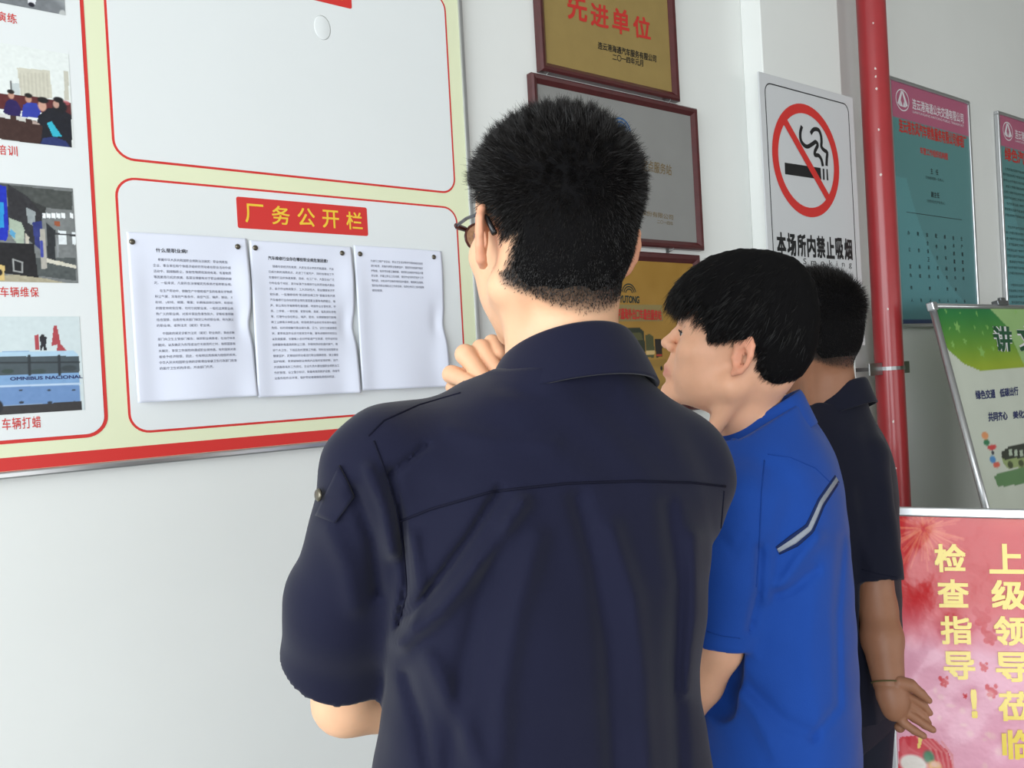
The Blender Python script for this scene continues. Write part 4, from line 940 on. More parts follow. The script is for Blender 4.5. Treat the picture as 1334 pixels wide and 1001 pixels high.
def neckcut(p, d, c, rx, ry, th, zb, zf, drop=.010, rad=.105):
    dx, dy = p[0]-np.float32(c[0]), p[1]-np.float32(c[1]); v = -dx*math.sin(th)+dy*math.cos(th); r = np.sqrt(dx*dx+dy*dy)
    ztop = (zb+zf)/2-(zb-zf)/2*np.clip(v/ry, -1.3, 1.3)-drop
    return np.maximum(d, np.where(r < rad, p[2]-ztop, -1))
def collar_ring(par, shirt, c, rx, ry, th, zb, zf, leaf, flare, m, a0=-62, a1=242, lean=(0, 0)):
    """shirt collar: zb / zf heights of its top edge at the back and front, leaf = how far the folded part falls"""
    rows = []; c = np.array(c, float); fd = np.array([-math.sin(th), math.cos(th), 0])
    for i in range(29):
        a = math.radians(a0-180+ (a1-a0)*i/28); a = math.radians(-90+(i/28-.5)*(a1-a0))
        bk = -math.sin(a); zt = (zb+zf)/2+(zb-zf)/2*bk; cc = c+np.array([lean[0], lean[1], 0])*(zt-c[2])
        def rg(k, z): q = ringc(cc[0], cc[1], z, rx*k, ry*k, a, th); return q
        fl = flare*(1+.5*max(0, -bk))
        rows.append((rg(1.05, zt-.04), rg(1.0, zt), rg(1.07, zt+.001), ringc(cc[0], cc[1], zt-leaf*.5, rx+flare*.75, ry+flare*.75, a, th), ringc(cc[0], cc[1], zt-leaf, rx+fl+.004, ry+fl+.004, a, th)))
    o = collar(par, rows, m); o.parent = shirt; return o
def ringc(cx, cy, cz, rx, ry, a, th): u, v = rx*math.cos(a), ry*math.sin(a); return np.array([cx+u*math.cos(th)-v*math.sin(th), cy+u*math.sin(th)+v*math.cos(th), cz])
# ------------------------------------------------------------------ the tall man in navy, seen from behind
thA = .40; cA = P(720, 322, .85); RA = rotz(.43)@rotx(.06)@roty(.06); sA = .975
footA = (P(712, 900, .87)[0], P(712, 900, .87)[1]+.02, 0.0)
pA = person('tall person with glasses in a navy short-sleeved shirt, back turned, hand at the chin', footA)
shoulderLA = P(489, 603, .79); elbowA = P(452, 912, .93); handA = P(612, 492, .965)
shoulderRA = P(880, 606, .93)
def W(c, R, s, l): return np.array(c)+R@(np.array(l)*s)
def loc1(c, R, s, w): return tuple((np.array(R).T@(np.array(w)-np.array(c)))/s)
neckA = P(736, 500, .862)
def headA(p):
    q = to_local(p, cA, RA, sA); return head_fn(q, neck=(loc1(cA, RA, sA, P(736, 372, .868)), loc1(cA, RA, sA, neckA), .055, .060))*sA
lo, hi = headbox(cA, RA, .145); partH = nets(headA, (lo[0], lo[1], lo[2]-.03), hi, .0027)
# arms, right hand raised to the chin, left forearm folded across the body
palmA = P(655, 500, .985); wristA = P(690, 560, 1.0); elbR = P(800, 850, 1.08)
wristL = P(700, 905, 1.07)
def fingersA(p):
    d = ell(p, palmA, (.042, .026, .036), None)
    d = su(d, cap(p, wristA, palmA, .027, .028), .015)
    # each curled finger: knuckle far side, bend at the left, tip back towards the palm
    F4 = [([(652, 452, .985), (641, 447, .965), (650, 462, .95)], [.0095, .0092, .0085]),
          ([(652, 462, .975), (627, 455, .955), (648, 484, .935)], [.0105, .0108, .0090]),
          ([(648, 478, .968), (606, 462, .945), (632, 496, .922)], [.0105, .0112, .0092]),
          ([(640, 498, .965), (588, 488, .940), (614, 499, .918)], [.0098, .0098, .0080])]
    for pts, rs in F4:
        d = su(d, chain(p, [P(*q) for q in pts], rs, .004), .0022)
    d = su(d, chain(p, [P(*q) for q in ((640, 520, .975), (598, 512, .955), (590, 505, .95))], [.012, .0095, .0085], .004), .003)   # thumb side below
    return d
hb = handA; partF = nets(fingersA, tuple(P(560, 560, .9)-np.array((.01, .02, .03))), tuple(P(720, 420, 1.02)+np.array((.03, .04, .01))), .0017)
def armsA(p):
    d = cap(p, shoulderLA*.82+elbowA*.18, elbowA, .036, .037)
    d = su(d, chain(p, [elbowA, elbowA*.6+wristL*.4, wristL], [.0375, .038, .027], .01), .012)
    d = su(d, ell(p, wristL+np.array([.04, .03, .005]), (.045, .03, .02)), .02)
    e = cap(p, shoulderRA*.8+elbR*.2, elbR, .036, .036); e = su(e, chain(p, [elbR, elbR*.6+wristA*.4, wristA], [.038, .037, .027], .01), .012)
    return np.minimum(d, e)
ptsA = np.array([shoulderLA, elbowA, wristL, shoulderRA, elbR, wristA]); partR = nets(armsA, ptsA.min(0)-.075, ptsA.max(0)+.075, .0065)
def coreA(p): return loft(p, [(1.00, *P(708, 990, .87)[:2], .13, .085, thA), (1.36, *P(708, 600, .88)[:2], .12, .07, thA), (1.40, *P(720, 560, .88)[:2], .06, .05, thA)])
partC = nets(coreA, (-.2, .65, .98), (.3, 1.1, 1.52), .011)
V, Q = join([partH, partF, partR, partC])
L = np.stack(to_local(tuple(V.T), cA, RA, sA), 1)
def maskA(L):
    x, y, z = L.T; ax = np.abs(x)
    back = sm(z, -.090, -.030)                                    # nape fades upwards
    lim = -.018+.030*sm(z, .0, .045)+.07*sm(z, .045, .09)         # how far forward hair reaches at each height
    front = 1-sm(y, lim-.006, lim+.008)
    side = 1-sm(-(z-(-.030+(-y-.02)*(-.9))), 0, .02)              # line rising from the nape towards the ear
    earz = np.exp(-((y+.002)/.026)**2)*np.exp(-((z-.003)/.034)**2)*sm(ax, .05, .066)
    k0 = np.sqrt((x/.0765)**2+((y+.004)/.0945)**2+((z-.045)/.084)**2); earz = np.maximum(earz, sm(k0, 1.05, 1.10)*(z > -.03)*(z < .06)*sm(ax, .06, .07)*(y > -.06))
    return np.clip(back*front*np.clip(side, 0, 1)*(1-earz*1.2), 0, 1)
inhead = (np.linalg.norm(V-cA, axis=1) < .19); mA = np.where(inhead, maskA(L), 0)
tone = skin_tone(V, (228, 178, 142), np.where(inhead[:, None], L, 9.), np.clip(mA*1.05, 0, .93))
bodyA = child('body', V, Q, M_skinA, pA, lin(tone))
# hair: short and dense, brushed up on top, clipped at the nape
Hv, Hq = partH; HL = np.stack(to_local(tuple(Hv.T), cA, RA, sA), 1); mk = maskA(HL)
def lenA(L):
    x, y, z = L.T; top = sm(z, .015, .095); return .002+.0070*sm(z, -.05, .03)+.011*top
def capA(p):
    q = to_local(p, cA, RA, sA); x, y, z = q; Lq = .002+.0070*sm(z, -.05, .03)+.011*sm(z, .015, .095)
    d = su(ell(q, (0, -.004, .045), (.0765, .0945, .084)), ell(q, (0, .045, .045), (.063, .047, .056)), .02)
    d = su(d, ell(q, (0, -.035, -.005), (.064, .055, .06)), .02)
    m = maskA(np.stack([x.ravel(), y.ravel(), z.ravel()], 1)).reshape(x.shape)
    wob = .0006*np.sin(x*190+y*90)*np.sin(y*160-z*130)
    return (d-(Lq*.45+wob)*sm(m, .35, .95)+.004*(1-m))*sA
Vc, Qc = nets(capA, (cA[0]-.12, cA[1]-.13, cA[2]-.09), (cA[0]+.12, cA[1]+.13, cA[2]+.165), .003)
hairA = child('hair', Vc, Qc, M_haircap, pA)
n = 60000; R0 = sample(HL, Hq, mk**1.3, n, 3); whorl = np.array([.012, -.075, .085])
Ls = lenA(R0)*(1+rng.normal(size=n)*.16)
top = sm(R0[:, 2], .03, .09)[:, None]
def dirA(p, t):
    N = enorm(p); away = p-whorl; away -= N*np.sum(away*N, 1)[:, None]; away /= np.linalg.norm(away, axis=1, keepdims=True)+1e-6
    low = 1-sm(p[:, 2], .0, .05)[:, None]; up = np.array([0, 0, 1.])
    return N*(.95+.1*top)+away*(.55-.15*top)+np.array([0, 0, -.55])*low+up*.45*top+np.array([.35, 0, 0])*top*sm(p[:, :1], .02, .07)
jitter_clump = np.sin(R0@np.array([[210, 90, 40], [60, 230, 120], [80, 50, 260]]).T)*.16
jc = clumps(R0, 1500, 95, 8, .22)
def dirA2(p, t): return dirA(p, t)+jc*(.35+.75*top)*(.4+t)
SV, SQ = strands(R0, None, Ls, dirA2, .00062, 3, .20, 5); SV = SV@(RA*sA).T+cA
o = child('hair_strands', SV, SQ, M_hair, pA, smooth=False); o['kind'] = 'stuff'
# shirt
def zof(y, d=.86, x=707): return float(P(x, y, d)[2])
def row(y, xl, xr, depth, b, th=thA, sh=0.0):
    c = P((xl+xr)/2, y, depth); w = (xr-xl)/2*depth/F; a = math.sqrt(max((w/1.0)**2-(b*math.sin(th))**2, .0036))/math.cos(th)
    return (c[2], c[0], c[1]+sh, a, b, th)
rowsA = [row(1150, 486, 940, .86, .125), row(1060, 488, 934, .86, .122), row(1000, 491, 926, .86, .12), row(940, 500, 915, .86, .118), row(880, 512, 906, .86, .118), row(830, 512, 914, .86, .12), row(740, 508, 925, .865, .122),
         row(660, 500, 928, .87, .120), row(600, 505, 915, .87, .112), row(560, 520, 895, .868, .098), row(530, 560, 862, .865, .086), row(505, 605, 835, .86, .078), row(480, 640, 812, .858, .072)]
sleeveEnd = elbowA+(elbowA-shoulderLA)*(-.10); sleeveR_end = elbR+(elbR-shoulderRA)*(-.12)
foldsA = [([(532, 802), (566, 762), (610, 702), (650, 640)], -.0060, 6), ([(524, 838), (575, 795), (640, 715), (680, 655)], .0075, 12),
          ([(508, 612), (524, 680), (530, 760), (520, 815)], -.0045, 5), ([(538, 700), (548, 770), (536, 815)], .004, 8),
          ([(480, 612), (500, 660), (510, 720)], .005, 9), ([(462, 640), (484, 700), (492, 770)], -.004, 9),
          ([(505, 620), (545, 590), (556, 580)], -.0035, 4), ([(430, 690), (452, 740), (462, 790)], .0035, 14),
          ([(560, 860), (590, 920), (630, 1010)], .006, 16), ([(530, 880), (548, 940), (560, 1010)], -.004, 10),
          ([(650, 700), (622, 800), (598, 900), (585, 1005)], -.0045, 14), ([(700, 700), (672, 800), (655, 900), (650, 1005)], .0045, 16),
          ([(752, 650), (776, 740), (792, 840), (800, 1005)], -.0045, 13), ([(798, 690), (826, 780), (838, 880), (845, 1005)], .0045, 14),
          ([(870, 660), (884, 760), (878, 860), (884, 1005)], -.0045, 12), ([(905, 700), (905, 800), (895, 900)], .0035, 10),
          ([(590, 560), (640, 575), (720, 580)], .0018, 12), ([(650, 505), (720, 516), (800, 508)], -.0012, 8)]
def smax(a, b, k): return -su(-a, -b, k)
def shirtA(p):
    d = loft(p, rowsA)
    d = su(d, cap(p, P(556, 578, .83), P(660, 540, .86), .036, .034), .05)
    d = su(d, cap(p, P(886, 606, .92), P(806, 546, .88), .036, .036), .05)
    d = su(d, sph(p, P(505, 606, .80), .055), .045); d = su(d, sph(p, P(878, 640, .93), .05), .04)
    slv = chain(p, [shoulderLA+(-.0, 0, -.005), shoulderLA*.45+elbowA*.55+np.array([-.014, -.012, .0]), elbowA+(elbowA-shoulderLA)*.25+np.array([-.012, -.012, 0])], [.047, .056, .074], .02)
    ax_ = P(425, 892, .93)-P(510, 700, .84); ax_ = (P(424, 898, .93)-shoulderLA); ax_ = ax_/np.linalg.norm(ax_)
    hem = P(430, 842, .90); pl = (p[0]-hem[0])*ax_[0]+(p[1]-hem[1])*ax_[1]+(p[2]-hem[2])*ax_[2]
    inner = slv+.011
    slv = np.maximum(slv, pl); 
    slr = chain(p, [shoulderRA, shoulderRA*.5+elbR*.5, elbR+(elbR-shoulderRA)*-.1], [.047, .056, .056], .02)
    d = su(d, slv, .022); d = su(d, slr, .05)
    d = creases(p, d, [(a_, h_*1.7, w_) for a_, h_, w_ in foldsA])
    cav = np.maximum(inner, -(pl+.035)); d = smax(d, -cav, .003)
    x, y, z = p; d = d+.0009*np.sin(x*47+z*61)*np.sin(z*39-x*33)+.0011*np.sin(x*70+z*44+2.4*np.sin(z*13+x*9)+y*30)*np.sin(z*17+x*11+1.3)
    return neckcut(p, d, P(737, 470, .868), .066, .066, thA, 1.524, 1.47)
V, Q = nets(shirtA, (-.32, .66, .93), (.36, 1.23, 1.53), .0040)
shA = child('shirt', V, Q, M_navyA, pA); tA = tree_of(V, Q)
def seam(par, tree, pts, m, r=.0011, name='seam', lift=.0004):
    q = drape(tree, pts, lift)
    if len(q) < 2: return
    k = MB(); k.tube([a-np.array(par.parent.location) for a in q], r, 6); o = k.obj(name, m, par, smooth=True); return o
M_navyseam = mat('navy_seam', (12, 13, 32), .85, .2); M_blueseam = mat('blue_seam', (22, 62, 140), .85, .2)
seam(shA, tA, [(520, 680), (560, 664), (640, 641), (740, 630), (830, 627), (900, 629), (945, 634)], M_navyseam, .0013)
seam(shA, tA, [(487, 575), (500, 610), (516, 660), (526, 720), (530, 775), (518, 815)], M_navyseam)
seam(shA, tA, [(600, 512), (545, 528), (500, 548), (480, 568)], M_navyseam, .001)
seam(shA, tA, [(943, 640), (938, 700), (925, 770)], M_navyseam, .001)
Vb, Qb = band(tA, [(441, 607), (452, 628), (461, 648)], [(410, 672), (423, 677), (436, 682)], 10, 10, .006, .005)
fl = child('pocket_flap', Vb, Qb, M_navyA, pA); fl.parent = shA
Vb, Qb = band(tA, [(432, 650), (452, 668)], [(424, 676), (398, 760)], 8, 14, .0022, .002)
q = drape(tA, [(419, 645), (417, 652)], .007)
if q:
    k = MB(); c = q[0]-np.array(footA); k.lathe([(.006, 0), (.0062, .0015), (.005, .003), (.001, .0032)], (0, 0, 0), 12)
    o = k.obj('button', M_pinhead, shA, smooth=True); dirn = Vector((-.8, -.6, .1)).normalized(); o.rotation_euler = dirn.to_track_quat('Z', 'Y').to_euler(); o.location = c+np.array(dirn)*.002
# collar of the navy shirt: stand round the neck and a folded leaf
collar_ring(pA, shA, P(737, 470, .868), .066, .066, thA, 1.524, 1.470, .046, .024, M_navyA)
# glasses
M_brownframe = mat('brown_glasses', (70, 36, 34), .25, .5); M_lens = mat('lens_glass', (235, 240, 240), .05, .5); M_lens.node_tree.nodes['Principled BSDF'].inputs['Transmission Weight'].default_value = 1.0
def G_(l): return W(cA, RA, sA, l)-np.array(footA)
k = MB()
for s in (-1, 1):
    k.tube([G_((s*(.036+.025*math.cos(a)), .106-.010*abs(math.cos(a))*(1 if math.cos(a) > 0 else .2), .018+.017*math.sin(a))) for a in np.linspace(0, 2*math.pi, 21)], .0015, 6, False)
    k.tube([G_((s*.060, .1, .026)), G_((s*.072, .093, .027)), G_((s*.078, .080, .026))], [.003, .0034, .0028], 8)
k.tube([G_((-.009, .107, .022)), G_((0, .109, .025)), G_((.009, .107, .022))], .0014, 6)
gl = k.obj('glasses', M_brownframe, pA, smooth=True); gl['label'] = 'thin brown-framed glasses with dark ear pieces'
M_temple = mat('dark_temple', (22, 20, 22), .25, .5)
for s in (-1, 1):
    k = MB(); k.tube([G_((s*.078, .078, .026)), G_((s*.082, .04, .028)), G_((s*.083, -.002, .028)), G_((s*.083, -.018, .020)), G_((s*.080, -.030, .004))], [.0018, .0018, .0019, .0026, .0030], 8); k.obj('temple_arm', M_temple, gl, smooth=True)
    k = MB(); pts = [G_((s*(.036+.024*math.cos(a)), .106-.010*abs(math.cos(a))*(1 if math.cos(a) > 0 else .2), .018+.016*math.sin(a))) for a in np.linspace(0, 2*math.pi, 21)[:-1]]; k.add(pts+[G_((s*.038, .107, .018))], [(i, (i+1) % 20, 20) for i in range(20)]); k.obj('lens', M_lens, gl, smooth=True)
for s in (-1, 1):
    c = W(cA, RA, sA, (s*.033, .0765, .0165)); k = MB(); k.lathe([(.0124*math.sin(t), .0124*math.cos(t)) for t in np.linspace(.05, 3.09, 12)], tuple(c-np.array(footA)), 16); k.obj('eyeball', M_eye, pA, smooth=True)
legs(pA, (footA[0], footA[1], 1.0), thA, 1.0)
# ------------------------------------------------------------------ the younger man in blue, in profile
def poly2(p, pts):                              # signed distance to a polygon in (y, z)
    y, z = p[1], p[2]; d = None; ins = np.zeros(y.shape, bool); n = len(pts)
    for i in range(n):
        y1, z1 = pts[i]; y2, z2 = pts[(i+1) % n]; dy, dz = y2-y1, z2-z1
        t = np.clip(((y-y1)*dy+(z-z1)*dz)/(dy*dy+dz*dz), 0, 1); e = (y-y1-t*dy)**2+(z-z1-t*dz)**2; d = e if d is None else np.minimum(d, e)
        if z1 != z2: ins ^= ((z < z1) != (z < z2)) & (y < (y2-y1)*(z-z1)/(z2-z1)+y1)
    d = np.sqrt(d); return np.where(ins, -d, d)
cB = P(961, 465, 1.17); RB = rotz(1.27)@rotx(.285); sB = .925; thB = 1.2
footB = np.array([*P(1015, 900, 1.24)[:2], 0.])
pB = person('young person in a royal blue shirt with a grey reflective stripe, face in profile', footB)
neckB = P(984, 590, 1.20)
shLB = P(966, 655, 1.085); elLB = P(934, 842, 1.11); wrLB = P(874, 950, 1.17)
shRB = P(1040, 618, 1.38); elRB = P(1040, 830, 1.45); wrRB = P(960, 880, 1.52)
def headB(p):
    q = to_local(p, cB, RB, sB); return head_fn(q, nz=.985, neck=(loc1(cB, RB, sB, P(966, 512, 1.18)), loc1(cB, RB, sB, neckB), .048, .054), full=1.08, chin=-.014)*sB
pHB = nets(headB, (cB[0]-.15, cB[1]-.14, cB[2]-.2), (cB[0]+.13, cB[1]+.14, cB[2]+.15), .0026)
def hand_blob(p, w, dr, up, s=1.0):            # a relaxed hand: palm, four fingers and a thumb; w wrist, dr along the hand, up across it
    dr = dr/np.linalg.norm(dr); up = up-dr*np.dot(up, dr); up /= np.linalg.norm(up); nn = np.cross(dr, up)
    R3 = [dr, up, nn]; c = w+dr*.05*s
    d = ell(p, c, (.052*s, .040*s, .016*s), R3); d = su(d, cap(p, w-dr*.01, w+dr*.03*s, .024*s, .024*s, (nn, 1.25)), .015)
    for i, (o, L, r) in enumerate(((.028, .070, .0088), (.010, .078, .0092), (-.009, .073, .0088), (-.027, .058, .0078))):
        k0 = w+dr*.082*s+up*o*s; k1 = k0+(dr*.45+up*o*.8)*L*s*.8; k1 = k0+(dr*.5-nn*.12)*L*s; k2 = k1+(dr*.3-nn*.3)*L*s; k3 = k2+(dr*.1-nn*.28)*L*s
        d = su(d, chain(p, [w+dr*.05*s+up*o*.8*s, k0, k1, k2], [r*s*1.05, r*s*1.05, r*s, r*s*.88], .003), .005)
    t0 = w+dr*.02*s+up*.024*s; d = su(d, chain(p, [t0, t0+(dr*.6+up*.6-nn*.3)*.038*s, t0+(dr*.85+up*.45-nn*.5)*.066*s], [.014*s, .0115*s, .0092*s], .004), .008)
    return d
def armsB(p):
    d = cap(p, shLB*.8+elLB*.2, elLB, .034, .033); d = su(d, chain(p, [elLB, elLB*.6+wrLB*.4, wrLB], [.033, .034, .025], .01), .012)
    e = cap(p, shRB*.8+elRB*.2, elRB, .034, .035); e = su(e, chain(p, [elRB, elRB*.6+wrRB*.4, wrRB], [.036, .036, .025], .01), .012)
    return np.minimum(d, e)
A_ = np.array([shLB, elLB, wrLB, shRB, elRB, wrRB]); pRB = nets(armsB, A_.min(0)-.06, A_.max(0)+.06, .006)
dB = (wrLB-elLB); dB /= np.linalg.norm(dB)
pFB = nets(lambda p: hand_blob(p, wrLB, dB, np.array([0, .6, .8])), wrLB-.17, wrLB+.17, .003)
dB2 = (wrRB-elRB); dB2 /= np.linalg.norm(dB2)
pFB2 = nets(lambda p: hand_blob(p, wrRB, dB2, np.array([0, -.6, .8])), wrRB-.17, wrRB+.17, .004)
pCB = nets(lambda p: loft(p, [(.98, *footB[:2], .12, .07, thB), (1.33, *footB[:2], .12, .07, thB), (1.42, *P(995, 575, 1.2)[:2], .06, .05, thB)]), (footB[0]-.2, footB[1]-.2, .96), (footB[0]+.2, footB[1]+.2, 1.44), .011)
V, Q = join([pHB, pRB, pFB, pFB2, pCB]); L = np.stack(to_local(tuple(V.T), cB, RB, sB), 1); inh = np.linalg.norm(V-cB, axis=1) < .19
bodyB = child('body', V, Q, M_skinA, pB, lin(skin_tone(V, (226, 172, 140), np.where(inh[:, None], L, 9.))))
sidepl = cB-RB[:, 0]*.05
def yz(px, py, side=.05):
    o = cB-RB[:, 0]*side; d = ray(px, py); t = np.dot(o-CAM, RB[:, 0])/np.dot(d, RB[:, 0]); l = loc1(cB, RB, sB, CAM+d*t); return (l[1], l[2])
outB = [(x_+8*(x_ > 1010)+3*(x_ > 980), y_) for x_, y_ in [(866, 376), (883, 353), (922, 327), (962, 317), (1002, 319), (1028, 328), (1043, 345), (1053, 370), (1059, 405), (1056, 448), (1049, 470), (1034, 492), (1010, 505), (990, 499), (982, 480), (984, 462), (974, 450), (955, 444), (940, 446), (926, 448), (921, 436), (917, 413), (903, 401), (892, 402), (880, 393), (869, 386)]]
plB = [yz(*q) for q in outB]
def hairB_(p):
    q = to_local(p, cB, RB, sB); x, y, z = q
    d = smax(poly2(q, plB), ell(q, (0, -.004, .052), (.0935, .135, .122)), .02)
    d = d+.0008*np.sin(y*330+z*40)*np.sin(x*200)
    face = ell(q, (0, .058, -.005), (.062, .05, .058)); return smax(d, -(ell(q, (0, .07, .0), (.066, .036, .052))), .004)*sB
Vc, Qc = nets(hairB_, (cB[0]-.14, cB[1]-.13, cB[2]-.08), (cB[0]+.14, cB[1]+.13, cB[2]+.2), .0032)
hB = child('hair', Vc, Qc, M_haircap, pB)
Hl = np.stack(to_local(tuple(Vc.T), cB, RB, sB), 1); n = 34000; w = np.ones(len(Vc)); R0 = sample(Hl, Qc, w, n, 11)
crown = np.array([0, -.05, .16])
def dirB(p, t):
    N = (p-np.array([0, -.004, .05]))/np.array([.0935, .12, .115])**2; N /= np.linalg.norm(N, axis=1, keepdims=True)+1e-9
    aw = p-crown; aw -= N*np.sum(aw*N, 1)[:, None]; aw /= np.linalg.norm(aw, axis=1, keepdims=True)+1e-9
    return aw*1.0+N*(.22-.35*t)+np.array([0, .15, -.25])+(jB*(.4+t) if len(jB) == len(p) else 0)
low = (R0[:, 2] < .045)
Ls = np.where(low & (R0[:, 1] < .06), .011, .024)*(1+rng.normal(size=n)*.2)
R0 = R0-.002*(R0-np.array([0, 0, .05]))/.09; jB = clumps(R0, 900, 35, 9, .05)
SV, SQ = strands(R0, None, Ls, dirB, .0007, 4, .13, 12); SV = SV@(RB*sB).T+cB
o = child('hair_strands', SV, SQ, M_hairB, pB, smooth=False); o['kind'] = 'stuff'
# wisps of the fringe falling over the brow
g = np.random.default_rng(4); n = 420; xx = g.uniform(-.062, .062, n); R0 = np.stack([xx, .088-.25*xx**2*8*.3+g.normal(size=n)*.003, .083+g.normal(size=n)*.008], 1)
def dirF(p, t): return np.array([0, .28-.75*t, -1.0])+np.stack([np.zeros(len(p))-.15, 0*p[:, 0], 0*p[:, 0]], 1)
SV, SQ = strands(R0, None, g.uniform(.014, .030, n), dirF, .0009, 5, .12, 14); SV = SV@(RB*sB).T+cB
o = child('fringe_strands', SV, SQ, M_hairB, pB, smooth=False); o['kind'] = 'stuff'
def W2(l): return cB+RB@(np.array(l)*sB)
for s in (-1, 1):
    c = W2((s*.033, .0765, .0165)); k = MB(); k.lathe([(.0118*math.sin(t), .0118*math.cos(t)) for t in np.linspace(.05, 3.09, 12)], tuple(c-footB), 16); e_ = k.obj('eyeball', M_eye, pB, smooth=True)
    c = W2((s*.0355, .0832, .0165)); k = MB(); k.lathe([(.0062*math.sin(t), .0062*math.cos(t)) for t in np.linspace(.05, 3.09, 8)], tuple(c-footB), 12); i_ = k.obj('iris', M_iris, pB, smooth=True); i_.parent = e_
    pts = [W2((s*(.033+dx), .0905+dy, .0198+dz))-footB for dx, dy, dz in ((-.011, .000, -.003), (-.005, .0022, .0003), (.003, .0015, .0005), (.010, -.004, -.002))]
    k = MB(); k.tube(pts, .0008, 5); k.obj('eyelashes', M_hairB, pB)
def rowp(y, xl, xr, depth, b, th):
    c = P((xl+xr)/2, y, depth); w = (xr-xl)/2*depth/F; a = math.sqrt(max(w**2-(b*math.sin(th))**2, (.05)**2))/math.cos(th); return (c[2], c[0], c[1], min(a, .215), b, th)
def rowf(y, xc, depth, a, b, th): c = P(xc, y, depth); return (c[2], c[0], c[1], a, b, th)
rowsB = [rowf(1160, 1016, 1.24, .185, .132, thB), rowf(1000, 1010, 1.24, .180, .122, thB), rowf(900, 1009, 1.24, .178, .118, thB), rowf(800, 1004, 1.24, .178, .118, thB), rowf(720, 999, 1.24, .180, .118, thB), rowf(650, 994, 1.24, .182, .115, thB),
         rowf(600, 994, 1.235, .168, .104, thB), rowf(572, 990, 1.22, .125, .088, thB), rowf(550, 988, 1.21, .085, .072, thB), rowf(530, 988, 1.205, .064, .062, thB)]
nb = P(986, 562, 1.205); zbB = P(1018, 516, 1.19)[2]+.002; zfB = P(940, 572, 1.17)[2]-.008
foldsB = [([(1018, 762), (1045, 725), (1066, 700)], .008, 9), ([(1012, 775), (1032, 768), (1062, 742)], -.006, 7), ([(990, 715), (988, 770), (976, 820)], -.007, 6), ([(1004, 720), (1000, 780)], .003, 9),
          ([(965, 905), (985, 930), (1010, 985)], .006, 10), ([(952, 870), (985, 905), (1020, 940), (1060, 960)], -.005, 9), ([(1060, 780), (1050, 860), (1068, 950)], .0035, 14), ([(1098, 700), (1090, 800), (1092, 920), (1060, 960)], -.0045, 6),
          ([(990, 680), (1000, 640), (1002, 610)], -.003, 12), ([(940, 700), (955, 720), (970, 700)], -.002, 6), ([(1030, 600), (1060, 640), (1075, 660)], .002, 14)]
def shirtB(p):
    d = loft(p, rowsB)
    d = su(d, cap(p, shLB+np.array([.01, .03, .012]), P(990, 572, 1.17), .046, .035), .05); d = su(d, cap(p, shRB+np.array([0, -.02, 0]), P(1010, 560, 1.24), .045, .035), .05)
    ax_ = (P(946, 850, 1.09)-shLB); ax_ /= np.linalg.norm(ax_); hem = P(944, 842, 1.09); pl = (p[0]-hem[0])*ax_[0]+(p[1]-hem[1])*ax_[1]+(p[2]-hem[2])*ax_[2]
    slv = chain(p, [shLB, shLB*.5+elLB*.5, elLB+ax_*.07], [.050, .049, .046], .02); inner = slv+.0105; slv = np.maximum(slv, pl)
    ax2 = (elRB-shRB)/np.linalg.norm(elRB-shRB); h2 = shRB*.25+elRB*.75; pl2 = (p[0]-h2[0])*ax2[0]+(p[1]-h2[1])*ax2[1]+(p[2]-h2[2])*ax2[2]
    s2 = np.maximum(cap(p, shRB, elRB, .050, .058), pl2)
    d = su(d, slv, .016); d = su(d, s2, .02); d = creases(p, d, foldsB)
    d = smax(d, -np.maximum(inner, -(pl+.035)), .003)
    return neckcut(p, d, nb, .060, .060, thB+.1, zbB, zfB)+.0010*np.sin(p[0]*52+p[2]*57)*np.sin(p[2]*41-p[1]*37)
V, Q = nets(shirtB, (footB[0]-.27, footB[1]-.27, .86), (footB[0]+.27, footB[1]+.30, 1.49), .0042)
shB = child('shirt', V, Q, M_blueB, pB); tB = tree_of(V, Q)
collar_ring(pB, shB, nb, .060, .060, thB+.1, zbB, zfB, .042, .018, M_blueB)
G1 = [(1011, 713), (1030, 698), (1050, 684), (1058, 668), (1066, 650), (1088, 619)]; G2 = [(1016, 723), (1040, 712), (1060, 694), (1067, 678), (1074, 660), (1094, 629)]
mix = lambda u: [tuple(np.array(a)*(1-u)+np.array(b)*u) for a, b in zip(G1, G2)]
M_reflect = mat('reflective_tape', (142, 148, 160), .45, .5, .05, 200, metal=.2); M_tapeedge = mat('tape_edge', (24, 40, 84), .8, .2)
Vb, Qb = band(tB, G1, G2, 26, 6, .0018, .0015); o = child('stripe_backing', Vb, Qb, M_tapeedge, pB); o.parent = shB
Vb, Qb = band(tB, mix(.27), mix(.73), 26, 5, .0026, .0012); o = child('reflective_stripe', Vb, Qb, M_reflect, pB); o.parent = shB
class _s: pass
def seamP(par, sh, tree, pts, m, r=.001):
    q = drape(tree, pts, .0003)
    if len(q) > 1: k = MB(); k.tube([a-np.array(par.location) for a in q], r, 6); o = k.obj('seam', m, par, smooth=True); o.parent = sh
seamP(pB, shB, tB, [(996, 600), (992, 640), (990, 690), (988, 725), (985, 765)], M_blueseam)
seamP(pB, shB, tB, [(921, 823), (940, 829), (964, 832)], M_blueseam, .0007)
seamP(pB, shB, tB, [(1000, 592), (1030, 596), (1062, 610), (1085, 632)], M_blueseam, .0007)
legs(pB, (footB[0], footB[1], .97), thB, 1.0)

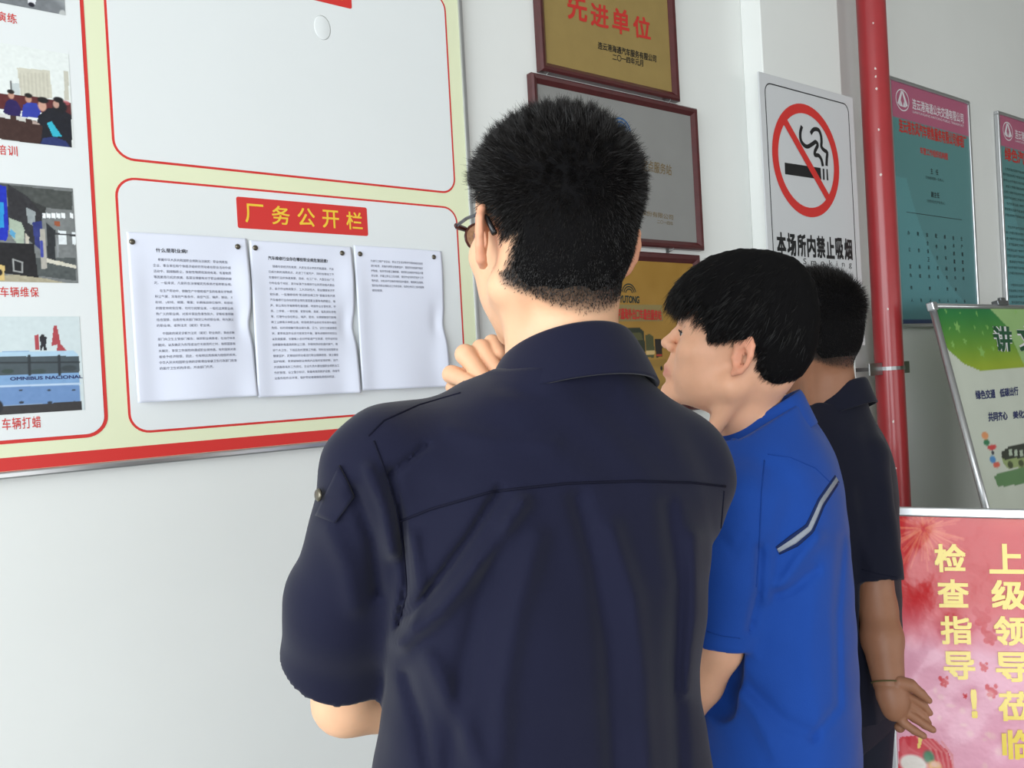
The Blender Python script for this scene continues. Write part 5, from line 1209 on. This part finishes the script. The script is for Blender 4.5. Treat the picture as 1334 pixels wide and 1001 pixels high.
# ------------------------------------------------------------------ the third man, in dark navy, beyond
cC = P(1062, 441, 1.60); RC = rotz(.62)@rotx(-.10); sC = .94; thC = .80
footC = np.array([*P(1085, 900, 1.66)[:2], 0.])
pC = person('person in dark navy beyond the blue shirt, bare arm hanging before the red board', footC)
neckC = P(1080, 545, 1.62)
def headC(p): q = to_local(p, cC, RC, sC); return head_fn(q, neck=(loc1(cC, RC, sC, P(1074, 480, 1.61)), loc1(cC, RC, sC, neckC), .056, .060))*sC
pHC = nets(headC, (cC[0]-.15, cC[1]-.14, cC[2]-.21), (cC[0]+.14, cC[1]+.14, cC[2]+.15), .0036)
shRC = P(1123, 597, 1.58); elRC = P(1143, 792, 1.53); wrRC = P(1158, 893, 1.47)
shLC = P(1020, 610, 1.45)+np.array([-.0, 0, 0]); shLC = footC*[1, 1, 0]+np.array([-.13, -.13, 1.335]); elLC = shLC+np.array([-.02, .03, -.30]); wrLC = elLC+np.array([-.10, .18, .03])
def armsC(p):
    d = cap(p, shRC*.8+elRC*.2, elRC, .033, .033); d = su(d, chain(p, [elRC, elRC*.6+wrRC*.4, wrRC], [.033, .036, .0265], .01), .012)
    e = cap(p, shLC*.8+elLC*.2, elLC, .036, .036); e = su(e, chain(p, [elLC, elLC*.6+wrLC*.4, wrLC], [.038, .038, .026], .01), .012); return np.minimum(d, e)
A_ = np.array([shRC, elRC, wrRC, shLC, elLC, wrLC]); pRC = nets(armsC, A_.min(0)-.06, A_.max(0)+.06, .0055)
HD = 1.455
def handC(p):
    d = chain(p, [wrRC, P(1162, 904, HD+.005), P(1168, 916, HD)], [.0245, .025, .021], .012, (FW, 1.35))
    d = su(d, ell(p, P(1164, 920, HD), (.021, .018, .027)), .012)
    F5 = [([(1170, 890, HD), (1186, 893, HD-.004), (1200, 904, HD-.008), (1210, 913, HD-.010)], [.0135, .0105, .0078, .0058]),
          ([(1176, 905, HD), (1190, 911, HD+.004), (1203, 919, HD+.004), (1211, 929, HD+.002)], [.0090, .0076, .0070, .0058]),
          ([(1176, 916, HD), (1192, 925, HD+.006), (1203, 934, HD+.004), (1209, 942, HD)], [.0090, .0078, .0070, .0060]),
          ([(1176, 926, HD), (1192, 936, HD-.002), (1205, 945, HD-.006), (1215, 951, HD-.010)], [.0092, .0078, .0070, .0060]),
          ([(1168, 930, HD), (1178, 943, HD-.008), (1191, 952, HD-.014), (1203, 959, HD-.018)], [.0100, .0076, .0068, .0058])]
    for pts, rs in F5: d = su(d, chain(p, [P(*q) for q in pts], rs, .003), .0026)
    return su(d, sph(p, P(1172, 948, HD+.01), .009), .006)
pFC = nets(handC, P(1130, 985, HD)-np.array([0, .06, 0]), P(1235, 870, HD)+np.array([0, .06, 0.01]), .0019)
dC2 = wrLC-elLC; dC2 /= np.linalg.norm(dC2); pFC2 = nets(lambda p: hand_blob(p, wrLC, dC2, np.array([0, -.6, .8])), wrLC-.17, wrLC+.17, .004)
pCC = nets(lambda p: loft(p, [(.96, *footC[:2], .12, .07, thC), (1.33, *footC[:2], .12, .07, thC), (1.40, *P(1080, 570, 1.63)[:2], .06, .05, thC)]), (footC[0]-.2, footC[1]-.2, .94), (footC[0]+.2, footC[1]+.2, 1.42), .012)
V, Q = join([pHC, pRC, pFC, pFC2, pCC]); L = np.stack(to_local(tuple(V.T), cC, RC, sC), 1); inh = np.linalg.norm(V-cC, axis=1) < .19
mC = np.where(inh, maskA(L), 0)
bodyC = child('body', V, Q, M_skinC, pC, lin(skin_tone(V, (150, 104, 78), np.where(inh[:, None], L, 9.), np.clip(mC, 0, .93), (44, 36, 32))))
def capC(p):
    q = to_local(p, cC, RC, sC); x, y, z = q; Lq = .002+.0085*sm(z, -.05, .03)+.011*sm(z, .015, .095)
    d = su(ell(q, (0, -.004, .045), (.0765, .0945, .084)), ell(q, (0, .045, .045), (.063, .047, .056)), .02); d = su(d, ell(q, (0, -.035, -.005), (.064, .055, .06)), .02)
    m = maskA(np.stack([x.ravel(), y.ravel(), z.ravel()], 1)).reshape(x.shape)
    return (d-(Lq*.5)*sm(m, .35, .95)+.004*(1-m))*sC
Vc, Qc = nets(capC, (cC[0]-.12, cC[1]-.13, cC[2]-.09), (cC[0]+.12, cC[1]+.13, cC[2]+.165), .0035); child('hair', Vc, Qc, M_haircap, pC)
Hv, Hq = pHC; HL = np.stack(to_local(tuple(Hv.T), cC, RC, sC), 1); mk = maskA(HL); n = 26000; R0 = sample(HL, Hq, mk**1.3, n, 33)
Ls = (.002+.0085*sm(R0[:, 2], -.05, .03)+.012*sm(R0[:, 2], .015, .095))*(1+rng.normal(size=n)*.15); top = sm(R0[:, 2], .03, .09)[:, None]
SV, SQ = strands(R0, None, Ls, lambda p, t: dirA(p, t), .0008, 3, .16, 15); SV = SV@(RC*sC).T+cC
o = child('hair_strands', SV, SQ, M_hair, pC, smooth=False); o['kind'] = 'stuff'
rowsC = [rowf(1120, 1092, 1.66, .170, .125, thC), rowf(1000, 1090, 1.66, .165, .118, thC), rowf(900, 1086, 1.66, .165, .116, thC), rowf(800, 1083, 1.66, .170, .116, thC), rowf(700, 1080, 1.66, .178, .116, thC), rowf(640, 1080, 1.66, .180, .112, thC),
         rowf(595, 1080, 1.65, .165, .10, thC), rowf(565, 1080, 1.64, .125, .085, thC), rowf(540, 1080, 1.63, .085, .07, thC), rowf(525, 1080, 1.63, .07, .065, thC)]
def shirtC(p):
    d = loft(p, rowsC); d = su(d, cap(p, shRC+np.array([-.012, 0, 0]), P(1090, 560, 1.63), .044, .033), .05); d = su(d, cap(p, shLC, P(1070, 560, 1.6), .044, .033), .05)
    for (a, b, h) in ((shRC, elRC, .82), (shLC, elLC, .75)):
        ax_ = (b-a)/np.linalg.norm(b-a); hm = a*(1-h)+b*h; pl = (p[0]-hm[0])*ax_[0]+(p[1]-hm[1])*ax_[1]+(p[2]-hm[2])*ax_[2]
        slv = cap(p, a, b+ax_*.03, .047, .052); inner = slv+.011; d = su(d, np.maximum(slv, pl), .015); d = smax(d, -np.maximum(inner, -(pl+.035)), .003)
    d = creases(p, d, [([(1128, 560), (1140, 620), (1136, 690)], -.003, 9), ([(1110, 640), (1120, 700), (1135, 740)], .004, 8), ([(1145, 640), (1150, 700)], -.003, 7), ([(1130, 860), (1140, 930), (1145, 1000)], .004, 8)])
    return neckcut(p, d, P(1084, 540, 1.63), .062, .062, thC, zbC, zbC-.06)+.001*np.sin(p[0]*52+p[2]*57)*np.sin(p[2]*41-p[1]*37)
zbC = P(1105, 500, 1.6)[2]+.006
V, Q = nets(shirtC, (footC[0]-.26, footC[1]-.26, .80), (footC[0]+.27, footC[1]+.26, 1.46), .0052)
shC = child('shirt', V, Q, M_navyC, pC); tC = tree_of(V, Q)
collar_ring(pC, shC, P(1084, 540, 1.63), .062, .062, thC, P(1105, 500, 1.6)[2]+.006, P(1105, 500, 1.6)[2]-.055, .042, .016, M_navyC)
seamP(pC, shC, tC, [(1122, 742), (1145, 748), (1168, 752)], M_navyseam, .0007)
# thin cord bracelet
k = MB(); ax_ = wrRC-elRC; ax_ /= np.linalg.norm(ax_); u = np.cross(ax_, FW); u /= np.linalg.norm(u); v = np.cross(ax_, u); c = wrRC-ax_*.004-footC
k.tube([c+(u*math.cos(a)+v*math.sin(a))*.0285 for a in np.linspace(0, 2*math.pi, 25)], .0013, 6, False)
k.obj('cord_bracelet', mat('olive_cord', (92, 84, 50), .7, .3), pC, smooth=True)
legs(pC, (footC[0], footC[1], .95), thC, 1.0)
